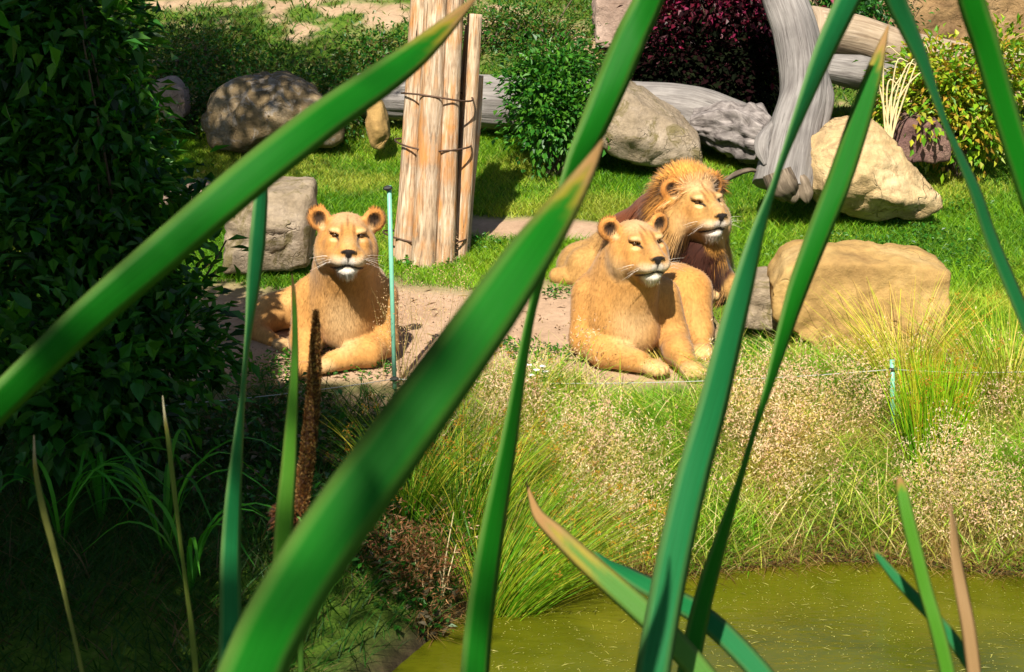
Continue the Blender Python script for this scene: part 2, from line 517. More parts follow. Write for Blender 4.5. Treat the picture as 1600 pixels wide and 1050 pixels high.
def head_prims(F, H, M, s, male=False):
    def T(a): return H + M @ (np.array(a) * s)
    def E(c, r, k=.03, sub=False, rot=None):
        F.ell(T(c), np.array(r) * s, M if rot is None else M @ rot, k, sub)
    def Cp(a, b, ra, rb, k=.03): F.cap(T(a), T(b), ra * s, rb * s, k)
    E((0, -.02, .03), (.098, .125, .085))
    E((0, .055, .052), (.070, .066, .050))
    for q in (-1, 1):
        E((q * .070, .02, -.035), (.062, .088, .084))
        E((q * .050, .085, -.030), (.048, .06, .055), .035)
        E((q * .048, .125, -.030), (.044, .055, .046), .035)
        E((q * .048, .098, .074), (.030, .026, .016), .02)                     # brow
        E((q * .056, .094, .018), (.036, .042, .030), .025)                     # cheekbone
    Cp((0, .085, .048), (0, .192, .012), .046, .039)
    E((0, .165, .004), (.040, .055, .030), .02)
    Cp((0, .02, -.065), (0, .135, -.066), .066, .046)
    E((0, .158, -.072), (.042, .046, .032), .018)                              # chin
    for q in (-1, 1):
        E((q * .030, .176, -.024), (.042, .048, .036), .030)                   # whisker pads
        E((q * .055, .118, .054), (.024, .018, .0085), .010, True)              # eye sockets
    Cp((-.024, .226, .016), (.024, .226, .016), .0085, .0085, .006)              # nose
    Cp((0, .228, .012), (0, .224, -.012), .012, .006, .006)
    F.cap(T((0, .232, -.012)), T((0, .225, -.046)), .004 * s, .004 * s, .006, True)   # cleft
    for q in (-1, 1):
        F.cap(T((0, .226, -.050)), T((q * .060, .168, -.072)), .007 * s, .005 * s, .008, True)   # mouth line
    for q in (-1, 1):                                                           # ears
        a = q * R_(17); Rz = np.array([[math.cos(a), math.sin(a), 0], [-math.sin(a), math.cos(a), 0], [0, 0, 1]])
        E((q * .112, -.030, .090), (.050, .024, .050), .024, rot=Rz)
        E((q * .116, -.004, .094), (.035, .024, .035), .008, True, rot=Rz)

def head_paint(col, V, H, M, s, male=False):
    L = ((V - H) @ M) / s
    inside = (np.abs(L[:, 0]) < .2) & (L[:, 1] > -.16) & (L[:, 1] < .28) & (np.abs(L[:, 2]) < .2)
    def put(c, r, color, soft=.35, amt=1.0, mirror=True):
        for q in ((-1, 1) if mirror and abs(c[0]) > 1e-6 else (1,)):
            d = np.sqrt((((L - np.array([c[0] * q, c[1], c[2]])) / np.array(r)) ** 2).sum(1))
            w = (sstep(1 + soft, 1 - soft, d) * amt * inside)[:, None]
            col[:] = col * (1 - w) + np.asarray(color) * w
    nz = vnoise(L, 55, 2)
    put((0, .02, .11), (.08, .10, .03), np.array([.56, .36, .19]), .6, .7)          # greyish crown
    put((.062, .07, .0), (.045, .07, .045), np.array([.37, .155, .03]), .6, .8)       # cheeks
    put((.085, .03, -.06), (.05, .08, .055), PALE, .6, .7)
    put((0, .17, .022), (.026, .05, .035), np.array([.50, .33, .18]), .5, .8)       # bridge
    put((.030, .19, -.034), (.042, .05, .030), np.array([.68, .54, .38]), .4, .9)  # pads
    put((0, .222, -.03), (.028, .03, .024), WHITE * .92, .4, .9)
    put((0, .178, -.084), (.046, .06, .032), WHITE, .3, 1)                         # chin
    put((.056, .128, .038), (.017, .03, .0065), PALE * 1.1, .5, .75)                 # pale under the eyes
    put((.052, .118, .077), (.022, .02, .009), PALE, .5, .8)                        # pale above
    put((.024, .125, .082), (.0075, .05, .034), np.array([.20, .08, .02]), .6, .75)
    put((0, .10, .085), (.020, .05, .045), np.array([.38, .19, .05]), .6, .6)   # forehead stripes
    put((0, .08, .11), (.005, .06, .03), np.array([.20, .09, .03]), .6, .7)
    put((.031, .148, .030), (.007, .026, .016), np.array([.16, .06, .02]), .5, .85)  # tear line
    for x, z in ((.044, .0500), (.052, .0525), (.060, .0550), (.068, .0575)):         # narrowed eye, a slanted slit
        put((x, .118, z), (.0092, .04, .0054), DARK, .25, 1)
    put((.0375, .13, .045), (.005, .03, .007), DARK, .3, .9)
    put((0, .236, .015), (.031, .016, .0105), DARK, .2, 1, False)                     # nose
    put((0, .236, .000), (.015, .016, .015), DARK, .2, 1, False)
    put((0, .232, -.024), (.0040, .016, .024), DARK, .3, .9, False)
    for t in np.linspace(0, 1, 8):                                                  # lips
        put((.060 * t, .210 - .042 * t, -.046 - .026 * t ** 1.6), (.010, .030, .0066), DARK, .3, 1)
    put((.060, .165, -.073), (.011, .03, .009), np.array([.05, .02, .012]), .4, .95)
    for r_ in range(3):                                                             # whisker rows
        for c_ in range(4):
            put((.028 + .010 * c_, .212 - .012 * c_, -.020 - .010 * r_), (.004, .02, .0022), np.array([.22, .10, .04]), .4, .7)
    put((.112, -.02, .09), (.060, .05, .060), GINGER * 1.15, .3, .65)               # ears
    put((.114, -.020, .090), (.027, .022, .029), DARK * 1.5, .35, .95)
    put((.104, .006, .064), (.022, .02, .014), PALE, .4, .8)
    put((.130, -.05, .10), (.03, .02, .05), np.array([.05, .025, .015]), .4, .5)
    return L, inside

def fur(name, V, F, Nrm, col, n, ln, wd, flow, mat, parent, mask=None, lift=.3):
    tri = np.vstack([F[:, :3], F[:, [0, 2, 3]]])
    ar = np.linalg.norm(np.cross(V[tri[:, 1]] - V[tri[:, 0]], V[tri[:, 2]] - V[tri[:, 0]]), axis=1)
    if mask is not None: ar = ar * mask[tri].mean(1)
    pk = rng.choice(len(tri), n, p=ar / ar.sum())
    w = rng.dirichlet((1, 1, 1), n)[:, :, None]
    t = tri[pk]
    p = (V[t] * w).sum(1); nn = (Nrm[t] * w).sum(1); cc = (col[t] * w).sum(1)
    nn /= np.linalg.norm(nn, axis=1)[:, None] + 1e-9
    f = flow(p) if callable(flow) else np.broadcast_to(flow, p.shape)
    f = f - nn * (f * nn).sum(1)[:, None]; f /= np.linalg.norm(f, axis=1)[:, None] + 1e-9
    d = f + nn * lift + rng.normal(0, .22, p.shape); d /= np.linalg.norm(d, axis=1)[:, None]
    s = np.cross(d, nn); s /= np.linalg.norm(s, axis=1)[:, None] + 1e-9
    l = (ln * rng.uniform(.6, 1.3, n))[:, None]
    cc = cc * rng.uniform(.88, 1.14, n)[:, None]
    a, b, c = p - s * wd / 2 - nn * .002, p + s * wd / 2 - nn * .002, p + d * l
    VV = np.stack([a, b, c], 1).reshape(-1, 3)
    FF = np.arange(3 * n).reshape(-1, 3)
    o = mesh_np(name, VV, FF, mat, None, np.repeat(cc, 3, 0), True, np.repeat(nn, 3, 0))
    to_local(o, parent); o['kind'] = 'stuff'
    return o

def fur_mat(name, bm=.35):
    m, nt, b = new_mat(name)
    co = obj_co(nt)
    n = noise(nt, mapping(nt, co, (1, 1, .35)), 70, 4, .6)
    n2 = noise(nt, co, 7, 4, .6)
    c = mixc(nt, .8, attr(nt), ramp(nt, n, [(.3, (.74, .70, .66)), (.7, (1.18, 1.16, 1.12))]), 'MULTIPLY')
    c = mixc(nt, .7, c, ramp(nt, n2, [(.3, (.78, .74, .68)), (.7, (1.15, 1.15, 1.15))]), 'MULTIPLY')
    nt.links.new(c, b.inputs['Base Color']); b.inputs['Roughness'].default_value = .75
    b.inputs['Specular IOR Level'].default_value = .2
    b.inputs['Sheen Weight'].default_value = .12; b.inputs['Sheen Roughness'].default_value = .5
    bump(nt, b, n, bm, .006)
    return m
FURM = fur_mat('lion_coat')

def lion_axes(lo, hi, H, s, fine=.0048, coarse=.0105, reach=(.19, .30, .19)):
    ax = []
    for i in range(3):
        r = .235 * s
        a0, a1 = H[i] - r, H[i] + r
        mid = np.arange(a0, a1, fine)
        lo_, hi_ = min(lo[i], a0 - .02), max(hi[i], a1 + .02)
        left = np.arange(mid[0] - coarse, lo_, -coarse)[::-1]; right = np.arange(mid[-1] + coarse, hi_, coarse)
        ax.append(np.concatenate([left, mid, right]))
    return ax

def paw(F, c, d, r=.052, s=1.0):
    """a paw with four toes, c wrist end centre, d horizontal direction"""
    d = np.array([d[0], d[1], 0.0]); d /= np.linalg.norm(d); sd = np.array([-d[1], d[0], 0])
    c = np.array(c)
    F.ell(c, np.array([r * 1.1, r * 1.25, r * .78]) * s, np.stack([sd, d, [0, 0, 1]], 1), .02)
    for k, (o, f) in enumerate(((-.75, .75), (-.27, 1.05), (.27, 1.05), (.75, .75))):
        F.ell(c + (sd * o * r + d * f * r - np.array([0, 0, r * .12])) * s, np.array([r * .33, r * .52, r * .5]) * s, np.stack([sd, d, [0, 0, 1]], 1), .006)

def paint(col, V, c, r, color, soft=.5, amt=1.0):
    d = np.sqrt((((V - np.array(c)) / np.array(r)) ** 2).sum(1))
    w = (sstep(1 + soft, 1 - soft, d) * amt)[:, None]
    col[:] = col * (1 - w) + np.asarray(color) * w

def whiskers(H, M, s, parent):
    parts = []
    r2 = random.Random(3)
    for q in (-1, 1):
        for k in range(7):
            a = np.array([q * (.045 + .004 * (k % 3)), .195 - .008 * k, -.022 - .006 * (k % 4)])
            b = a + np.array([q * r2.uniform(.07, .11), r2.uniform(-.03, .02), r2.uniform(-.05, .01)])
            m = (a + b) / 2 + np.array([0, .008, .008])
            v, f, u = tube([H + M @ (x * s) for x in (a, m, b)], [.0007, .0006, .0003], 3, False)
            parts.append((v, f, WHITE))
    v, f, c = merge(parts)
    o = mesh_np('whiskers', v, f, FURM, None, c, True); to_local(o, parent); o['kind'] = 'stuff'
def eyes(H, M, s, parent, amber):
    for q in (-1, 1):
        bm = bmesh.new(); bmesh.ops.create_uvsphere(bm, u_segments=14, v_segments=10, radius=.0105 * s)
        me = bpy.data.meshes.new('eye'); bm.to_mesh(me); bm.free()
        for p_ in me.polygons: p_.use_smooth = True
        me.materials.append(amber)
        o = bpy.data.objects.new('eye', me); COL.objects.link(o)
        o.location = Vector(H + M @ (np.array([q * .054, .106, .0525]) * s)); to_local(o, parent)
EYE = plain_mat('dark_amber_eye', (.05, .022, .006), .08, 0, .3, 60, .6)

def finish_lion(name, label, F, H, M, s, root, floor, painter, nfur, male=False):
    V, Q = F.mesh()
    V = relax(V, Q, 1, .4)
    root = empty(name, root, label, 'lion')
    nr = vert_normals(V, Q)
    col = np.tile(TAWNY, (len(V), 1))
    n1 = vnoise(V, 5, 3)
    col *= (1 + .12 * n1)[:, None]
    paint_args = painter(col, V, nr)
    L, ins = head_paint(col, V, H, M, s, male)
    body = mesh_np('body', V, Q, FURM, None, col, True); to_local(body, root)
    return root, V, Q, nr, col, L, ins

amber = EYE
# ---------------------------------------------------------------- lioness lying beside the bound posts
def lioness_by_posts():
    H = np.array(P(541, 379, 9.86)); s = 1.27; M = rot_y_p(R_(7), R_(-2), R_(-3))
    g = gz(-.9, 10.0) - .005
    p = lambda x, y, Y: np.array(P(x, y, Y))
    lo = np.array([p(380, 500, 10.5)[0] - .05, 9.55, g - .03]); hi = np.array([p(625, 500, 10.3)[0] + .05, 11.15, H[2] + .35])
    F = Field(lion_axes(lo, hi, H, s))
    fl = lambda v, z: np.array([v[0], v[1], g + z])
    ch = p(540, 474, 10.10)
    # trunk
    F.ell(ch, (.205, .23, .215), None, .05)
    F.cap(ch + [0, .08, -.02], np.array([ch[0] - .03, 10.85, g + .22]), .215, .205, .08)
    F.ell(np.array([ch[0] - .06, 10.75, g + .21]), (.24, .26, .2), None, .06)
    F.ell(p(540, 515, 9.99), (.13, .10, .12), None, .05)                        # breast
    # neck
    F.cap(H + M @ np.array([0, -.05, -.02]), ch + [0, .0, .05], .155, .20, .07)
    F.cap(H + M @ np.array([0, .02, -.09]), ch + [0, -.08, -.02], .115, .15, .06)
    # shoulders and forelegs
    F.chain([p(487, 462, 10.10), fl(p(478, 520, 10.02), .115), fl(p(476, 535, 9.84), .065)], [.105, .085, .055], .04)
    paw(F, fl(p(474, 540, 9.72), .045), (-.1, -1), .052)
    F.chain([p(592, 462, 10.12), fl(p(596, 512, 10.05), .11), fl(p(575, 520, 9.92), .085), fl(p(520, 528, 9.82), .062)], [.105, .085, .075, .056], .035)
    paw(F, fl(p(502, 532, 9.79), .046), (-1, -.35), .052)
    # hind leg stretched to the side
    F.chain([np.array([ch[0] - .12, 10.68, g + .22]), fl(p(425, 470, 10.58), .15), fl(p(398, 485, 10.45), .08)], [.15, .10, .065], .04)
    F.chain([fl(p(398, 485, 10.45), .075), fl(p(425, 500, 10.32), .05)], [.06, .042], .03)
    paw(F, fl(p(440, 503, 10.25), .045), (.8, -.6), .046)
    F.chain([np.array([ch[0] - .08, 10.95, g + .16]), np.array([ch[0] + .12, 11.05, g + .06]), np.array([ch[0] + .25, 10.9, g + .035])], [.06, .035, .025], .03)
    zf = self_floor(F, g)
    head_prims(F, H, M, s)
    def painter(col, V, nr):
        paint(col, V, p(535, 500, 9.92), (.09, .16, .17), PALE, .6, .8)
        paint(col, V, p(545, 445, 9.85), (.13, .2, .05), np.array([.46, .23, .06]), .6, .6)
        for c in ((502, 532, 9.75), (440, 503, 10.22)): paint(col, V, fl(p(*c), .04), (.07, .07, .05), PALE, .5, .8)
        paint(col, V, p(610, 460, 10.2), (.07, .15, .14), np.array([.33, .12, .025]), .5, .7)  # shadow side of the flank painted into the coat as darker red
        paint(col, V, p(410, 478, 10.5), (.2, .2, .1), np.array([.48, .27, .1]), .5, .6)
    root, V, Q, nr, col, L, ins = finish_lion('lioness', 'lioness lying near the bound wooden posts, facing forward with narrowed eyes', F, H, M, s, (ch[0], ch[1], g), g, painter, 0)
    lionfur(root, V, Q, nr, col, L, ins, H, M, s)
def self_floor(F, g):
    z = F.ax[2][None, None, :]
    F.D = np.maximum(F.D, g - z).astype(np.float32)
def lionfur(root, V, Q, nr, col, L, ins, H, M, s, back=np.array([0, .5, -.8]), n=42000, chest=None):
    face = ins & (L[:, 1] > .06)
    m = np.where(face, .0, np.where(ins, .8, 1.0))
    bm_ = np.where(nr[:, 2] < -.6, .1, 1.0)
    fur('coat_fur', V, Q, nr, col, n, .017, .0032, back, FURM, root, m * bm_, .16)
    fb = -(M @ np.array([0, 1.0, .15]))
    fm = (ins & (L[:, 1] > .04) & (np.abs(L[:, 0]) < .15)).astype(float) * np.where(L[:, 2] < -.07, 1.5, 1)
    fur('face_fur', V, Q, nr, col, 7000, .011, .0026, fb, FURM, root, fm, .25)
    cm = (ins & (L[:, 2] < -.085) & (L[:, 1] > .12)).astype(float)
    if cm.sum() > 10: fur('chin_fur', V, Q, nr, col, 500, .034, .004, np.array([0, -.1, -1.0]), FURM, root, cm, .5)
    em = (ins & (np.abs(L[:, 0]) > .09) & (L[:, 2] > .06)).astype(float)
    fur('ear_fur', V, Q, nr, col, 1600, .026, .0035, np.array([0, 0, 1.0]), FURM, root, em, .6)
    whiskers(H, M, s, root)
    eyes(H, M, s, root, amber)

# ---------------------------------------------------------------- lioness in front of the lion
def lioness_in_front():
    H = np.array(P(995, 389, 9.93)); s = 1.24; M = rot_y_p(R_(19), R_(-3), R_(2))
    g = gz(.6, 10.0) - .005
    p = lambda x, y, Y: np.array(P(x, y, Y))
    lo = np.array([p(885, 500, 10.0)[0] - .04, 9.5, g - .03]); hi = np.array([p(1130, 500, 10.4)[0] + .06, 11.1, H[2] + .34])
    F = Field(lion_axes(lo, hi, H, s))
    fl = lambda v, z: np.array([v[0], v[1], g + z])
    ch = p(968, 488, 10.12)
    F.ell(ch, (.215, .23, .235), None, .05)
    F.ell(p(990, 520, 10.0), (.14, .11, .13), None, .05)
    pel = np.array([p(1055, 450, 10.62)[0], 10.68, g + .20])
    F.cap(ch + [.02, .1, -.03], pel, .225, .20, .08)
    F.ell(pel, (.20, .24, .19), None, .06)
    F.cap(H + M @ np.array([0, -.06, -.03]), ch + [-.02, .02, .06], .155, .21, .07)
    F.cap(H + M @ np.array([0, .02, -.09]), ch + [.01, -.08, .0], .12, .17, .06)
    # her right arm (folded, elbow out)
    F.chain([p(925, 462, 10.12), fl(p(921, 520, 10.06), .13), fl(p(945, 535, 9.93), .085), fl(p(1000, 553, 9.80), .062)], [.115, .105, .085, .058], .035)
    paw(F, fl(p(1022, 558, 9.75), .046), (.75, -.65), .054)
    # her left arm
    F.chain([p(1030, 465, 10.12), fl(p(1050, 505, 10.08), .13), fl(p(1060, 535, 9.92), .085), fl(p(1073, 556, 9.78), .060)], [.115, .09, .075, .056], .035)
    paw(F, fl(p(1082, 561, 9.70), .046), (.25, -1), .056)
    # hind leg folded out
    F.chain([p(1052, 456, 10.55), p(1074, 458, 10.42), fl(p(1092, 490, 10.28), .12)], [.15, .135, .085], .04)
    F.chain([fl(p(1092, 490, 10.28), .11), fl(p(1098, 514, 10.16), .055)], [.075, .05], .03)
    paw(F, fl(p(1098, 521, 10.08), .047), (.15, -1), .054)
    self_floor(F, g)
    head_prims(F, H, M, s)
    def painter(col, V, nr):
        paint(col, V, p(985, 500, 9.95), (.10, .16, .15), PALE, .6, .75)
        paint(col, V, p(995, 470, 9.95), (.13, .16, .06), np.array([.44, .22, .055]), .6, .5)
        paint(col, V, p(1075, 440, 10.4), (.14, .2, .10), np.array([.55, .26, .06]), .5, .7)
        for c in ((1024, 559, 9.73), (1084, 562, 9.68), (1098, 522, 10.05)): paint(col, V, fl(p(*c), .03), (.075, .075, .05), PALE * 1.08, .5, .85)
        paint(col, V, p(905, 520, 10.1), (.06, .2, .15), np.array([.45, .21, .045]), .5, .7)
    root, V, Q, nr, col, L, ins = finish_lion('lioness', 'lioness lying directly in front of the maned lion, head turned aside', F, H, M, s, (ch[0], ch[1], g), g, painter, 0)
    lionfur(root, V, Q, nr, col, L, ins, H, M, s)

# ---------------------------------------------------------------- maned lion
def maned_lion():
    H = np.array(P(1086, 326, 11.12)); s = 1.30; M = rot_y_p(R_(25), R_(-2), R_(0))
    p = lambda x, y, Y: np.array(P(x, y, Y))
    g = gz(1.0, 11.4) - .005
    lo = np.array([p(862, 450, 12.0)[0] - .1, 10.6, g - .06]); hi = np.array([p(1215, 450, 11.0)[0] + .08, 12.4, H[2] + .36])
    F = Field(lion_axes(lo, hi, H, s))
    fl = lambda v, z: np.array([v[0], v[1], g + z])
    ch = np.array([p(1075, 415, 11.35)[0], 11.38, g + .30])
    rump = p(912, 418, 11.68)
    mid = p(975, 400, 11.58)
    F.ell(ch, (.24, .24, .26), None, .06)
    F.chain([ch + [-.05, .05, .0], mid, rump], [.25, .20, .15], .08)
    F.ell(rump, (.16, .20, .15), None, .06)
    # neck and mane volume
    F.cap(H + M @ np.array([0, -.08, .0]), ch + [-.06, .02, .08], .17, .25, .08)
    F.ell(H + M @ np.array([0, -.11, .03]), (.20, .17, .20), M, .05)
    F.ell(H + M @ np.array([0, -.02, .135]), (.11, .10, .045), M, .05)
    F.ell(p(1030, 345, 11.42), (.19, .19, .18), None, .07)
    F.ell(p(985, 362, 11.5), (.15, .17, .13), None, .07)
    F.ell(p(1075, 385, 11.22), (.17, .16, .17), None, .06)
    F.ell(p(1100, 400, 11.10), (.13, .13, .19), None, .05)
    for q in (-1, 1):
        F.ell(H + M @ np.array([q * .11, .0, -.08]) * s, (.075 * s, .07 * s, .11 * s), M, .04)
    # forelegs out to his front
    F.chain([ch + [.1, -.12, -.02], fl(p(1118, 440, 11.12), .12), fl(p(1150, 452, 11.02), .07), fl(p(1178, 453, 10.98), .06)], [.12, .095, .07, .06], .04)
    paw(F, fl(p(1196, 453, 10.95), .052), (1, -.25), .062)
    F.chain([ch + [.02, -.15, -.05], fl(p(1060, 455, 11.05), .1), fl(p(1088, 455, 11.0), .06)], [.11, .08, .058], .04)
    paw(F, fl(p(1102, 453, 11.02), .055), (.9, -.4), .06)
    # hind leg folded
    F.chain([rump + [0, -.02, -.02], fl(p(915, 430, 11.52), .11), fl(p(935, 452, 11.45), .06)], [.14, .11, .06], .04)
    F.chain([fl(p(872, 446, 11.52), .05), fl(p(918, 456, 11.44), .05)], [.055, .048], .03)
    self_floor(F, g)
    head_prims(F, H, M, s, True)
    BR, GD = np.array([.034, .008, .003]), np.array([.52, .25, .05])
    st = {}
    def painter(col, V, nr):
        col[:] = col * np.array([.88, .98, 1.08])
        L = ((V - H) @ M) / s
        d1 = np.sqrt((((V - p(1035, 350, 11.35)) / np.array([.36, .36, .27])) ** 2).sum(1))
        d2 = np.sqrt((((V - p(1085, 405, 11.15)) / np.array([.24, .30, .22])) ** 2).sum(1))
        d3 = np.sqrt(((L - np.array([0, -.07, .04])) / np.array([.17, .14, .17])) ** 2).sum(1) if False else np.sqrt((((L - np.array([0, -.07, .02])) / np.array([.185, .13, .19])) ** 2).sum(1))
        m = np.maximum.reduce([sstep(1.12, .9, d1), sstep(1.12, .9, d2), sstep(1.1, .9, d3)])
        face = sstep(.02, .05, L[:, 1]) * sstep(.125, .10, np.sqrt((L[:, 0]) ** 2 + (L[:, 2] * .85) ** 2))
        m = m * (1 - face)
        m[(V[:, 2] < g + .10)] = 0
        st['m'] = m
        n = vnoise(V * np.array([1, 1, .4]), 14, 3)
        gold = np.clip(sstep(1.06, .80, d3) * np.maximum(sstep(-.11, -.05, L[:, 1]), sstep(.06, .12, L[:, 2])) + .25 * n * (d3 < 1.3), 0, 1)
        front = sstep(1.25, .8, np.sqrt(((L[:, 0] - .085) / .12) ** 2 + ((L[:, 2] + .05) / .12) ** 2) + .25 * n) * (L[:, 1] > -.03)
        gold = np.clip(np.maximum(gold, front), 0, 1)
        nk = (sstep(.02, .16, V[:, 2] - ch[2]) * sstep(.12, -.1, V[:, 0] - p(1060, 350, 11.3)[0]))[:, None]
        mc = (BR * (1 - nk) + np.array([.13, .034, .008]) * nk) * (1 - gold)[:, None] + GD * gold[:, None]
        col[:] = col * (1 - m[:, None]) + mc * m[:, None]
        for c in ((1198, 453, 10.93), (1104, 452, 11.0)): paint(col, V, fl(p(*c), .04), (.09, .09, .06), PALE, .5, .85)
    root, V, Q, nr, col, L, ins = finish_lion('lion', 'male lion with a ginger and dark brown mane lying on the grass', F, H, M, s, (ch[0], ch[1], g), g, painter, 0, True)
    m = st['m']
    face = ins & (L[:, 1] > .06)
    fur('coat_fur', V, Q, nr, col, 34000, .018, .0034, np.array([-.8, .3, -.4]), FURM, root, np.where(face, 0, 1.0) * (1 - m), .16)
    fm = (ins & (L[:, 1] > .04) & (np.abs(L[:, 0]) < .13)).astype(float) * (1 - m)
    fur('face_fur', V, Q, nr, col, 6000, .012, .0028, -(M @ np.array([0, 1.0, .15])), FURM, root, fm, .25)
    cm = (ins & (L[:, 2] < -.085) & (L[:, 1] > .12)).astype(float)
    fur('chin_fur', V, Q, nr, col, 600, .045, .0045, np.array([0, -.1, -1.0]), FURM, root, cm, .45)
    em = (ins & (np.abs(L[:, 0]) > .09) & (L[:, 2] > .06)).astype(float)
    fur('ear_fur', V, Q, nr, col, 1600, .03, .004, np.array([0, 0, 1.0]), FURM, root, em, .6)
    # the mane: long hanging locks
    tri = np.vstack([Q[:, :3], Q[:, [0, 2, 3]]])
    ar = np.linalg.norm(np.cross(V[tri[:, 1]] - V[tri[:, 0]], V[tri[:, 2]] - V[tri[:, 0]]), axis=1)
    earm = (ins & (L[:, 0] < -.085) & (L[:, 2] > .06) & (L[:, 1] > -.06)).astype(float)
    ar = ar * (m * (1 - earm))[tri].mean(1)
    n = 26000
    pk = rng.choice(len(tri), n, p=ar / ar.sum()); t = tri[pk]
    w = rng.dirichlet((1, 1, 1), n)[:, :, None]
    q0 = (V[t] * w).sum(1); nn = (nr[t] * w).sum(1); cc = (col[t] * w).sum(1)
    Lq = ((q0 - H) @ M) / s
    rad = Lq.copy(); rad[:, 1] = -.10; rad[:, 2] *= .9
    rad /= np.linalg.norm(rad, axis=1)[:, None] + 1e-9
    rad = rad @ M.T
    near = sstep(.34, .16, np.linalg.norm(Lq, axis=1))[:, None]
    down = np.array([-.10, .0, -1.0])
    top = sstep(.05, .14, Lq[:, 2])[:, None] * near
    clump = np.stack([vnoise(q0 + k * 9, 9, 2) for k in range(3)], 1)
    d = nn * .35 + rad * near * .75 + down * (.85 - .75 * top) + clump * (.45 - .3 * top) + rng.normal(0, .13, q0.shape)
    d /= np.linalg.norm(d, axis=1)[:, None]
    ln = rng.uniform(.06, .14, n) * (1 + .3 * (1 - near[:, 0])) * (1 - .5 * top[:, 0])
    sd = np.cross(d, nn); sd /= np.linalg.norm(sd, axis=1)[:, None] + 1e-9
    cc = cc * rng.uniform(.55, 1.45, n)[:, None]
    lk = (rng.uniform(0, 1, n) * (.6 + .8 * vnoise(q0 + 3, 12, 2)) > .62)[:, None]
    cc = np.where(lk, np.maximum(cc, np.array([.17, .055, .012]) * rng.uniform(.6, 1.3, n)[:, None]), cc)
    rows, cols, nrm = [], [], []
    segs = 3
    for k in range(segs + 1):
        tt = k / segs
        pt = q0 - nn * .01 + d * (ln * tt)[:, None] + down * (ln * .30 * tt * tt)[:, None] * (1 - .8 * top)
        wv = (.0046 * (1 - tt) ** .6 * .5)
        rows += [pt - sd * wv, pt + sd * wv] if k < segs else [pt]
        cols += [cc * (1 + .25 * tt)] * (2 if k < segs else 1); nrm += [nn] * (2 if k < segs else 1)
    mm = len(rows)
    VV = np.stack(rows, 1).reshape(-1, 3); CC = np.stack(cols, 1).reshape(-1, 3); NN = np.stack(nrm, 1).reshape(-1, 3)
    kk = np.arange(n)[:, None] * mm
    FF = [np.vstack([kk + np.array([2 * i, 2 * i + 1, 2 * i + 3, 2 * i + 2]) for i in range(segs - 1)]), kk + np.array([mm - 3, mm - 2, mm - 1])]
    o = mesh_np('mane', VV, FF, FURM, None, CC, True, NN); to_local(o, root); o['kind'] = 'stuff'
    o['label'] = 'long shaggy mane, ginger round the face and dark brown on the chest'
    whiskers(H, M, s, root); eyes(H, M, s, root, amber)

lioness_by_posts()
lioness_in_front()
maned_lion()

# ================================================================== rocks
def rock(name, label, pts, mat, vox=.03, amp=.02, smooth=3, ridge=.0, seed=0, group=None, keep=0.0):
    """pts: world hull points; the hull is remeshed, softened and roughened"""
    pts = [Vector(p) for p in pts]
    c = sum(pts, Vector()) / len(pts)
    base = Vector((c.x, c.y, min(p.z for p in pts)))
    bm = bmesh.new()
    for p in pts: bm.verts.new(p - base)
    r = bmesh.ops.convex_hull(bm, input=bm.verts)
    bmesh.ops.delete(bm, geom=[v for v in bm.verts if not v.link_faces], context='VERTS')
    bmesh.ops.recalc_face_normals(bm, faces=bm.faces)
    me = bpy.data.meshes.new('tmp'); bm.to_mesh(me); bm.free()
    ob = bpy.data.objects.new('tmp', me); COL.objects.link(ob)
    md = ob.modifiers.new('r', 'REMESH'); md.mode = 'VOXEL'; md.voxel_size = vox
    dg = bpy.context.evaluated_depsgraph_get()
    em = ob.evaluated_get(dg).to_mesh()
    V = np.empty(len(em.vertices) * 3); em.vertices.foreach_get('co', V); V = V.reshape(-1, 3)
    F = np.empty(len(em.polygons) * 4, np.int32); em.loops.foreach_get('vertex_index', F); F = F.reshape(-1, 4)
    ob.to_mesh_clear if False else None
    bpy.data.objects.remove(ob)
    V = relax(V, F, smooth, .6)
    n = vert_normals(V, F)
    W = V + seed * 7.3
    d = amp * (vnoise(W, 1.6 / max(.25, vox * 12), 4, .55) * 1.5)
    d += amp * .5 * -np.abs(vnoise(W + 5, 5.0, 3)) * 1.2
    if ridge: d -= ridge * (np.abs(vnoise(W * np.array([1, 1, 1.8]), 2.3, 2)) < .06)
    V = V + n * d[:, None]
    o = mesh_np(name, V, F, mat, smooth=True)
    o.location = base
    return tag(o, label, 'rock', group)

SAND = rock_mat('sandstone', (.38, .245, .09), (.25, .15, .055), (.50, .36, .17), 2.2, .5)
CREAM = rock_mat('cream_sandstone', (.54, .39, .20), (.34, .23, .11), (.64, .50, .30), 2.6, .8, (.36, .25, .13))
BROWN = rock_mat('brown_lichened_rock', (.22, .16, .085), (.11, .08, .045), (.33, .26, .18), 4.5, .8, (.30, .26, .22))
GREYR = rock_mat('grey_brown_rock', (.30, .24, .17), (.18, .14, .09), (.40, .33, .26), 3.5, .7, (.16, .13, .06))
PINKR = rock_mat('pinkish_rock', (.36, .26, .21), (.24, .16, .12), (.48, .37, .31), 3.0, .6)
PURP = rock_mat('dark_purple_rock', (.16, .09, .08), (.08, .045, .045), (.30, .2, .15), 5, .8)

def slab(poly, Yf, depth, back=None, shrink=.9, rise=0.0, bulge=None):
    """front outline in photograph pixels at depth Yf, and the same outline pushed back"""
    f = [P(x, y, Yf) for x, y in poly]
    c = sum(f, Vector()) / len(f)
    out = list(f)
    for q in f:
        b = c + (q - c) * shrink + Vector((0, depth, rise)); out.append(b)
    if bulge:
        for (x, y, Y) in bulge: out.append(P(x, y, Y))
    return out

